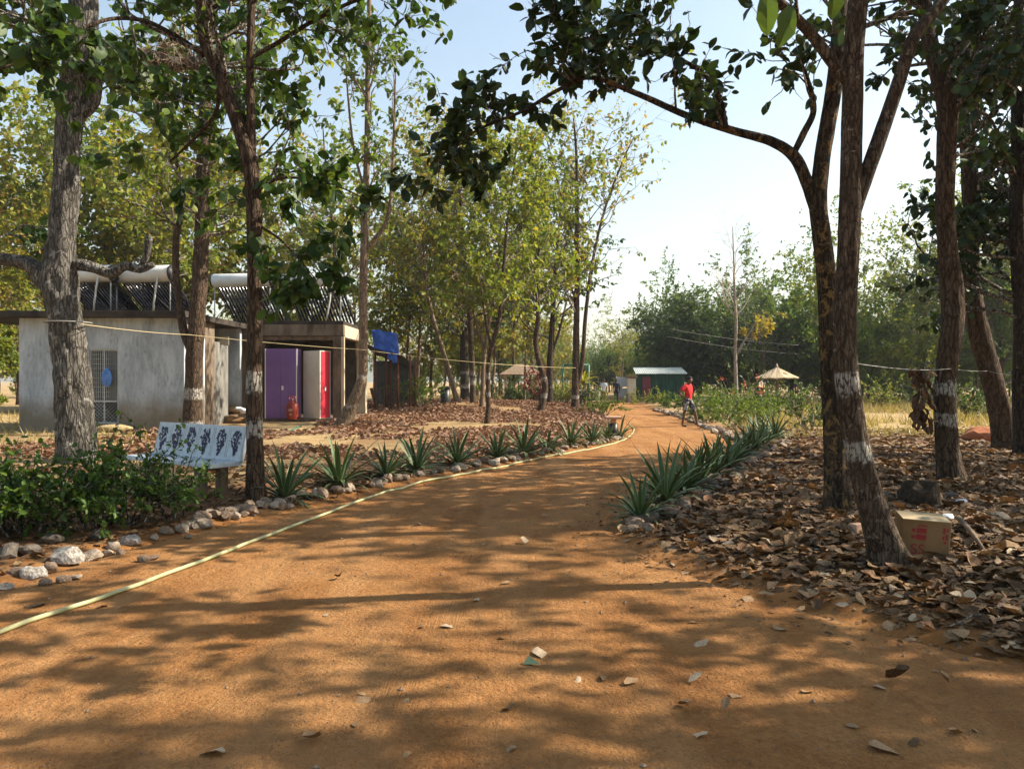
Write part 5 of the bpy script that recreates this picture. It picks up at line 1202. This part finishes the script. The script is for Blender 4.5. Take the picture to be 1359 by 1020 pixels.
# big leaves dangling from the leaning tree's bough overhead
ob = empty('overhanging_twig', at(1040, -60, 4.2)); tag(ob, 'twig of big ragged green leaves dangling into view overhead', 'twig')
rod('stalk', [(.45, 1.0, .12), (.2, .4, .10), (0, 0, .0), (-.1, -.1, -.06), (-.2, -.15, -.05)], [.012, .01, .008, .006, .003], 'bark_brown', ob, 6)
big = []
for V_, Q_, _ in [leaf_template('broad', c_, .25, sd_) for c_, sd_ in ((.5, 41), (.3, 42), (.7, 43))]:
    g = Geo(); g.add(V_, Q=Q_); m = g.mesh('big_leaf', None, False); m.materials.append(MT['bigleaf']); big.append(m)
for k, (px, py, L_, tx, rzz) in enumerate([(1018, 6, .25, 84, .5), (1048, 24, .25, 76, 1.1), (1092, -30, .25, 85, -.6), (1106, -8, .22, 80, .3), (985, -45, .22, 70, 2.4), (1120, -55, .22, 60, -.3), (1215, -40, .24, 75, 0.2), (905, -25, .2, 82, 1)]):
    l_ = link('big_leaf', big[k % 3], None, ob, at(px, py - 18, 4.2 + .1 * (k % 3)) - ob.location)
    Rm = Matrix(((0, 1, 0), (0, 0, -1), (-1, 0, 0))); Rm = Matrix.Rotation(random.uniform(-.5, .5), 3, 'Z') @ Matrix.Rotation((rzz - .5) * .35, 3, 'Y') @ Rm
    l_.rotation_euler = Rm.to_euler(); l_.scale = (L_, L_ * .66, L_ * .9)
# ------------------------------------------------------------------ stones
def rock_mesh(seed, mat, flat=.7, jag=.55):
    rr = random.Random(seed); bm = bmesh.new(); bmesh.ops.create_icosphere(bm, subdivisions=2, radius=.5)
    planes = [(Vector((rr.gauss(0, 1), rr.gauss(0, 1), rr.gauss(0, 1))).normalized(), rr.uniform(.27, .42)) for _ in range(9)]
    for v_ in bm.verts:
        for n, d in planes:
            k = v_.co.dot(n) - d
            if k > 0: v_.co -= n * k * .92
        v_.co *= 1 + jag * float(fbm(v_.co.x * 5 + seed, v_.co.y * 5 + v_.co.z * 4, seed, 3))
        v_.co.z *= flat
    me = bpy.data.meshes.new('rock'); bm.to_mesh(me); bm.free(); me.materials.append(MT[mat]); return me
ROCK = {m: [rock_mesh(k * 7 + i, m) for i in range(4)] for k, m in enumerate(('stone', 'stone_pale', 'stone_white', 'stone_dark', 'stone_black'))}
rs = random.Random(17)
def stone(p, s, mat, label, group, name='edging_stone', flat=1.0):
    o = link(name, rs.choice(ROCK[mat]), None, None, p + Vector((0, 0, s * .18 * flat))); k = rs.uniform(.8, 1.25)
    o.scale = (s * k, s / k, s * rs.uniform(.8, 1.1) * flat); o.rotation_euler = (rs.uniform(-.25, .25), rs.uniform(-.25, .25), rs.uniform(0, 6.28))
    return tag(o, label, 'stone', group)
# rough stones at the hedge foot
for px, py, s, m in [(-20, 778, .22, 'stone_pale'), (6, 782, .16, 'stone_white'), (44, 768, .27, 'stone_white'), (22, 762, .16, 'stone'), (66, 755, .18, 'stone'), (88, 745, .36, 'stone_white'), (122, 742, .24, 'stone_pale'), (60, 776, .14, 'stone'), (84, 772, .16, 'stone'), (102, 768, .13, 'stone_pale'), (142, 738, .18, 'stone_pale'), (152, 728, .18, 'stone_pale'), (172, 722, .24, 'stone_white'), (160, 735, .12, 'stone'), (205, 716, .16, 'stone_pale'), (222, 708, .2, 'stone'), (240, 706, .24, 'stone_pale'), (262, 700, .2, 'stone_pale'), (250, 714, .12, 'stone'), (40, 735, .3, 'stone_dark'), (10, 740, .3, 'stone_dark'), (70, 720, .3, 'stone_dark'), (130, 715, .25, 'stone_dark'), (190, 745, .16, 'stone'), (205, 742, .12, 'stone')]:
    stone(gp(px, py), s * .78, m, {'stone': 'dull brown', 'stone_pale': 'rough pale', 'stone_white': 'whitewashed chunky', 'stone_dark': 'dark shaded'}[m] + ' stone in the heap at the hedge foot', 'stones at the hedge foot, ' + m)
# stones edging the path along the agaves beside the hose
EP = spline([gp(*q) for q in ((280, 700), (340, 685), (420, 664), (500, 648), (560, 637), (610, 628), (660, 618), (710, 608), (760, 599), (805, 590), (828, 582))], .13)[0]
for k, q in enumerate(EP):
    if rs.random() < .2: continue
    far_ = min(1, q[1] / 12); x, y = q[0] - rs.uniform(.05, .28), q[1] + rs.uniform(-.05, .12)
    stone(Vector((x, y, G(x, y))), rs.uniform(.13, .25), (mm := rs.choice(['stone_pale', 'stone', 'stone_pale', 'stone'])), ('pale' if mm == 'stone_pale' else 'brown') + ' stone in the row edging the path under the agaves by the hose', 'edging stones by the hose, ' + mm)
for k in range(30):
    px = rs.uniform(250, 400); x_ = gp(px, 700 - (px - 250) * .18 + rs.uniform(-14, 2)); stone(x_, rs.uniform(.09, .2), rs.choice(['stone_pale', 'stone']), 'loose stone in the rubble before the bench and bench tree', 'rubble by the bench')
# stones along the agaves on the litter side
EP = spline([gp(*q) for q in ((835, 700), (872, 692), (905, 672), (940, 650), (975, 628), (1010, 606), (1040, 590))], .2)[0]
for q in EP:
    x, y = q[0] + rs.uniform(-.1, .2), q[1] + rs.uniform(-.1, .1); stone(Vector((x, y, G(x, y))), rs.uniform(.14, .28), rs.choice(['stone', 'stone', 'stone_dark']), 'dull brown stone half buried along the crowded agave row', 'edging stones by the litter')
EP = spline([gp(*q) for q in ((985, 588), (958, 578), (940, 570), (915, 559), (895, 552), (870, 545))], .35)[0]
for q in EP:
    x, y = q[0] + rs.uniform(-.1, .25), q[1]; stone(Vector((x, y, G(x, y))), rs.uniform(.2, .36), rs.choice(['stone_pale', 'stone']), 'stone in the kerb row behind the man in red', 'kerb stones behind the man')
for px, py, s, m, lab, f in [(1232, 674, .46, 'stone_black', 'large upright dark rock behind the cardboard box', 1.7), (1208, 668, .40, 'stone_black', 'dark rock leaning on the upright rock behind the leaning trunk', 1.4), (1262, 664, .22, 'stone_dark', 'small dark rock by the wavy trunk foot', 1), (1200, 664, .2, 'stone', 'small brown rock at the edge of the rock pile', 1), (1040, 641, .24, 'stone_dark', 'lone angular grey rock on the open leaf litter', 1), (1285, 655, .3, 'stone_dark', 'dark flat rock beside the wavy trunk', .7), (1328, 694, .22, 'stone_dark', 'dark rock half buried past the broken stick', 1.0), (1180, 660, .2, 'stone_dark', 'dark rock between the lichen trunk and leaning trunk', 1)]:
    stone(gp(px, py), s, m, lab, None, 'litter_rock', f)
for px, py in [(1135, 690), (1148, 672), (860, 704), (838, 706), (905, 690)]:
    stone(gp(px, py), .16, 'stone', 'small brown stone poking out of the leaf litter', 'stones in the litter', 'litter_rock')

# ------------------------------------------------------------------ single fallen leaves
LM = {m: [] for m in ('dryleaf', 'paleleaf', 'darkleaf')}
for m in LM:
    for V_, Q_, _ in TPL['dry']:
        g = Geo(); g.add(V_, Q=Q_); me = g.mesh('fallen_leaf', None, True); me.materials.append(MT[m]); LM[m].append(me)
rf = random.Random(23)
def fallen(p, s, mat, label, group, tilt=.3, rz=None):
    o = link('fallen_leaf', rf.choice(LM[mat]), None, None, p + Vector((0, 0, s * .09 + .004)))
    o.scale = (s, s * rf.uniform(.75, 1.1), s); o.rotation_euler = (rf.gauss(0, tilt), rf.gauss(0, tilt), rf.uniform(0, 6.28) if rz is None else rz)
    return tag(o, label, 'leaf', group)
for px, py, s, m, lab in [(298, 1003, .17, 'paleleaf', 'pale curled leaf lying alone at the path middle among tyre marks'), (585, 832, .10, 'paleleaf', 'small pale leaf on the bare path near the trunk shadow'), (634, 795, .08, 'paleleaf', 'tiny pale leaf lying in the trunk shadow line'), (714, 862, .15, 'paleleaf', 'pale crescent leaf beside the folded green leaf'), (938, 852, .15, 'paleleaf', 'pale oblong leaf on the shaded path beside the litter'), (697, 722, .11, 'paleleaf', 'pale leaf on a sunlit patch of path'), (728, 686, .1, 'paleleaf', 'pale leaf on the path opposite the striped agave'), (940, 975, .12, 'paleleaf', 'pale leaf on the sunlit path in front of the litter edge'), (1155, 995, .2, 'dryleaf', 'long tan leaf on the path in front of the litter'), (1065, 920, .10, 'dryleaf', 'folded tan leaf on a sunlit streak of path'), (800, 905, .1, 'darkleaf', 'dark crumpled leaf on the shaded path'), (1175, 903, .18, 'darkleaf', 'dark torn leaf lying on the path before the box'), (1292, 972, .12, 'dryleaf', 'curled tan leaf by the path corner'), (55, 806, .2, 'darkleaf', 'grey torn leaf beside the hose'), (130, 808, .16, 'dryleaf', 'flat dry leaf resting against the hose')]:
    fallen(gp(px, py), s, m, lab, None, .15)
g = Geo(); g.add([(0, -.03, 0), (.10, 0, .01), (0, .035, .006), (.02, 0, .045)], T=[(0, 1, 3), (1, 2, 3), (2, 0, 3)]); o = g.obj('fallen_leaf', MT['greenleaf'], None, None, False, gp(697, 880) + Vector((0, 0, .005))); o.rotation_euler = (0, 0, -.5); tag(o, 'small folded green leaf standing up on the path', 'leaf')
for k in range(48):
    px, py = rf.uniform(420, 1300), rf.uniform(610, 1010)
    p = gp(px, py)
    if sdist(p.x, p.y) > -.05: continue
    fallen(p, rf.uniform(.06, .12), rf.choice(['dryleaf', 'paleleaf', 'darkleaf', 'dryleaf']), 'small dry leaf scattered on the bare dirt path', 'leaves scattered on the path', .2)
cnt = 0
while cnt < 215:
    px, py = rf.uniform(790, 1400), rf.uniform(705, 900); p = gp(px, py); s = float(sdist(p.x, p.y))
    if s < -.25 or (s < .1 and rf.random() < .6): continue
    fallen(p + Vector((0, 0, .035 if s > .4 else .0)), rf.uniform(.09, .165), rf.choice(['dryleaf', 'dryleaf', 'darkleaf', 'paleleaf', 'dryleaf']), 'large dry brown leaf on top of the litter beside the path', 'top leaves of the litter', .2); cnt += 1

# ------------------------------------------------------------------ people
SKIN = simple('brown_skin', (.10, .052, .032), (.14, .075, .048), 6, .55, .35)
MT['skin'] = SKIN
MT['hair'] = simple('black_hair', (.012, .01, .009), (.02, .017, .015), 40, .7, .3)
MT['redshirt'] = simple('red_cotton', (.50, .02, .025), (.62, .035, .035), 10, .85, .2)
t = NT('patterned_shorts'); v = t.coord('Object'); t.col(t.ramp(t.noise(14, 3, .5, v), [(.40, (.02, .022, .035)), (.5, (.07, .07, .09)), (.58, (.30, .30, .30))])); MT['shorts'] = t.set(.85, .2)
MT['bluetee'] = simple('pale_blue_cotton', (.46, .56, .68), (.56, .65, .75), 6, .85, .2); MT['navy'] = simple('navy_cloth', (.02, .025, .04), (.035, .04, .06), 6, .85, .2)
MT['whitecloth'] = simple('white_cloth', (.55, .55, .55), (.66, .66, .66), 6, .85, .2); MT['darkred'] = simple('dull_red_cloth', (.16, .05, .04), (.22, .08, .06), 6, .85, .2)

def skinned(name, pts, edges, rad, mat, parent, root=0, sub=2):
    me = bpy.data.meshes.new(name); me.from_pydata([tuple(p) for p in pts], edges, []); o = bpy.data.objects.new(name, me); COL.objects.link(o)
    md = o.modifiers.new('skin', 'SKIN'); md.use_smooth_shade = True
    for i, r in enumerate(rad):
        sv = me.skin_vertices[0].data[i]; sv.radius = (r, r) if not isinstance(r, tuple) else r; sv.use_root = (i == root)
    o.modifiers.new('sub', 'SUBSURF').levels = sub; o.modifiers['sub'].render_levels = sub
    bpy.context.view_layer.update()
    m2 = bpy.data.meshes.new_from_object(o.evaluated_get(bpy.context.evaluated_depsgraph_get())); bpy.data.objects.remove(o)
    m2.materials.clear(); m2.materials.append(MT[mat]); m2.polygons.foreach_set('use_smooth', [True] * len(m2.polygons))
    return link(name, m2, None, parent)

def person(label, loc, rz, J, shirt, bottom, shorts=True, hair=True, long_sleeve=False, scale=1.0):
    """J: joint positions in metres, facing -y; body is one skinned surface, clothes are sleeves over it"""
    root = empty('person', loc, rz); root.scale = (scale,) * 3; tag(root, label, 'person')
    P, E, R = [], [], []
    def v(p, r, prev=None):
        P.append(Vector(p)); R.append(r)
        if prev is not None: E.append((prev, len(P) - 1))
        return len(P) - 1
    pel = v(J['pelvis'], (.125, .10)); sp1 = v(J['waist'], (.115, .09), pel); ch = v(J['chest'], (.15, .105), sp1); nk0 = v(J['neckbase'], .065, ch); nk = v(J['neck'], .05, nk0)
    hd = Vector(J['head']); f = Vector(J.get('face', (0, -1, 0))).normalized()
    h1 = v(hd + Vector((0, 0, -.07)) + f * .015, (.06, .065), nk); h2 = v(hd, (.076, .09), h1); h3 = v(hd + Vector((0, 0, .075)), (.06, .07), h2)
    v(hd + f * .105 + Vector((0, 0, -.015)), .014, h2)
    sdv = f.cross(Vector((0, 0, 1))).normalized()
    for s in (-1, 1): v(hd + sdv * s * .088 + Vector((0, 0, -.005)), .014, h2)
    for s in 'LR':
        sh = v(J['sho' + s], .058, ch); el = v(J['elb' + s], .042, sh); wr = v(J['wri' + s], .027, el)
        hand = Vector(J['hand' + s]); w0 = Vector(J['wri' + s]); d = (hand - w0).normalized(); pm_ = v(w0 + d * .07, (.036, .018), wr)
        side = d.cross(Vector((0, 1, .1))).normalized(); base = w0 + d * .085
        for k in range(4):
            q = base + side * (.024 * (k - 1.5)); c1 = v(q + d * .03, .0085, pm_); v(q + d * (.062 + .006 * (1.5 - abs(k - 1.5))) + Vector((0, -.018, 0)), .007, c1)
        th_ = v(w0 + d * .035 + side * -.042, .010, pm_); v(w0 + d * .075 + side * -.058, .008, th_)
        hp_ = v(J['hip' + s], .085, pel); kn = v(J['kne' + s], .055, hp_); cf = v(Vector(J['kne' + s]).lerp(Vector(J['ank' + s]), .35), .055, kn); an = v(J['ank' + s], .036, cf); hl = v(Vector(J['ank' + s]) + Vector((0, 0, -.05)), .035, an); v(J['toe' + s], (.038, .022), hl)
    skinned('body', P, E, R, 'skin', root)
    def lerp(a, b, t_): return Vector(J[a]).lerp(Vector(J[b]), t_)
    # shirt
    P, E, R = [], [], []
    b0 = v(lerp('pelvis', 'waist', -.9), (.155, .125)); b1 = v(J['waist'], (.138, .112), b0); b2 = v(J['chest'], (.172, .125), b1); v(lerp('neckbase', 'neck', .1), .078, b2)
    for s in 'LR':
        a = v(J['sho' + s], .075, b2); e = v(lerp('sho' + s, 'elb' + s, .75), .066, a)
        if long_sleeve: e2 = v(J['elb' + s], .056, e); v(lerp('elb' + s, 'wri' + s, .9), .042, e2)
    skinned('shirt', P, E, R, shirt, root)
    P, E, R = [], [], []
    b0 = v(lerp('pelvis', 'waist', .6), (.13, .104)); b1 = v(J['pelvis'], (.14, .115), b0)
    for s in 'LR':
        a = v(J['hip' + s], .105, b1); k = v(lerp('hip' + s, 'kne' + s, .98), .085, a)
        if not shorts: k2 = v(J['kne' + s], .075, k); v(lerp('kne' + s, 'ank' + s, .95), .06, k2)
    skinned('shorts' if shorts else 'trousers', P, E, R, bottom, root)
    if hair:
        bm = bmesh.new(); bmesh.ops.create_icosphere(bm, subdivisions=3, radius=1)
        for v_ in list(bm.verts):
            lim = -.15 if (v_.co.dot(f) < .2) else .42
            if v_.co.z < lim: bm.verts.remove(v_)
        for v_ in bm.verts:
            v_.co = Vector((v_.co.x * .094, v_.co.y * .108, v_.co.z * .105)) * (1 + .06 * random.random())
        me = bpy.data.meshes.new('hair'); bm.to_mesh(me); bm.free(); link('hair', me, MT['hair'], root, hd + Vector((0, .008, .022)))
    return root
def stance(**kw):
    J = dict(pelvis=(0, 0, .93), waist=(0, -.01, 1.08), chest=(0, 0, 1.30), neckbase=(0, .005, 1.43), neck=(0, .0, 1.49), head=(0, -.01, 1.60), face=(0, -1, -.1),
             shoL=(.18, 0, 1.39), elbL=(.23, .03, 1.11), wriL=(.23, -.04, .87), handL=(.22, -.06, .77), shoR=(-.18, 0, 1.39), elbR=(-.23, .03, 1.11), wriR=(-.23, -.04, .87), handR=(-.22, -.06, .77),
             hipL=(.09, 0, .88), kneL=(.10, -.03, .49), ankL=(.10, .02, .09), toeL=(.11, -.15, .025), hipR=(-.09, 0, .88), kneR=(-.10, -.03, .49), ankR=(-.10, .02, .09), toeR=(-.11, -.15, .025))
    J.update(kw); return J
# man in red: turned to his left (towards +x), head bowed, one hand on the hip, legs apart
mp = gp(913, 566)
person('man in red t-shirt and patterned shorts standing barefoot, hand on hip', (mp.x, mp.y, mp.z + .002), math.radians(52),
  stance(head=(.0, -.07, 1.585), neck=(0, -.03, 1.48), face=(.25, -1, -.45), waist=(0, -.035, 1.08), shoR=(-.19, .02, 1.38), elbR=(-.40, .14, 1.16), wriR=(-.20, .03, 1.00), handR=(-.12, -.03, .99),
         hipL=(.10, -.02, .88), kneL=(.20, -.16, .50), ankL=(.26, -.22, .09), toeL=(.31, -.41, .025), hipR=(-.09, .02, .88), kneR=(-.14, .06, .49), ankR=(-.17, .12, .09), toeR=(-.19, -.05, .025)), 'redshirt', 'shorts', scale=1.03)
for lab, px, Y, rz, sh_, bt, shorts_, ls, J in [
    ('walker in dark top and white cloth beside the others on the far path', 793, 57, 3.0, 'navy', 'whitecloth', False, False, stance()),
    ('walker in pale blue t-shirt and dull red shorts on the far path', 801, 54, 3.2, 'bluetee', 'darkred', True, False, stance(kneL=(.1, -.12, .5), ankL=(.1, -.08, .10), toeL=(.11, -.25, .03))),
    ('walker in dark jacket and dark trousers on the far path', 818, 55, 3.1, 'navy', 'navy', False, True, stance(kneR=(-.1, -.1, .5), ankR=(-.1, -.02, .09), toeR=(-.11, -.2, .03)))]:
    p = gx(px, Y); person(lab, (p.x, p.y, p.z), rz, J, sh_, bt, shorts_, True, ls)
for k, o in list(PROTO.items()):
    if k not in _used:
        for ch in list(o.children): bpy.data.objects.remove(ch)
        bpy.data.objects.remove(o)
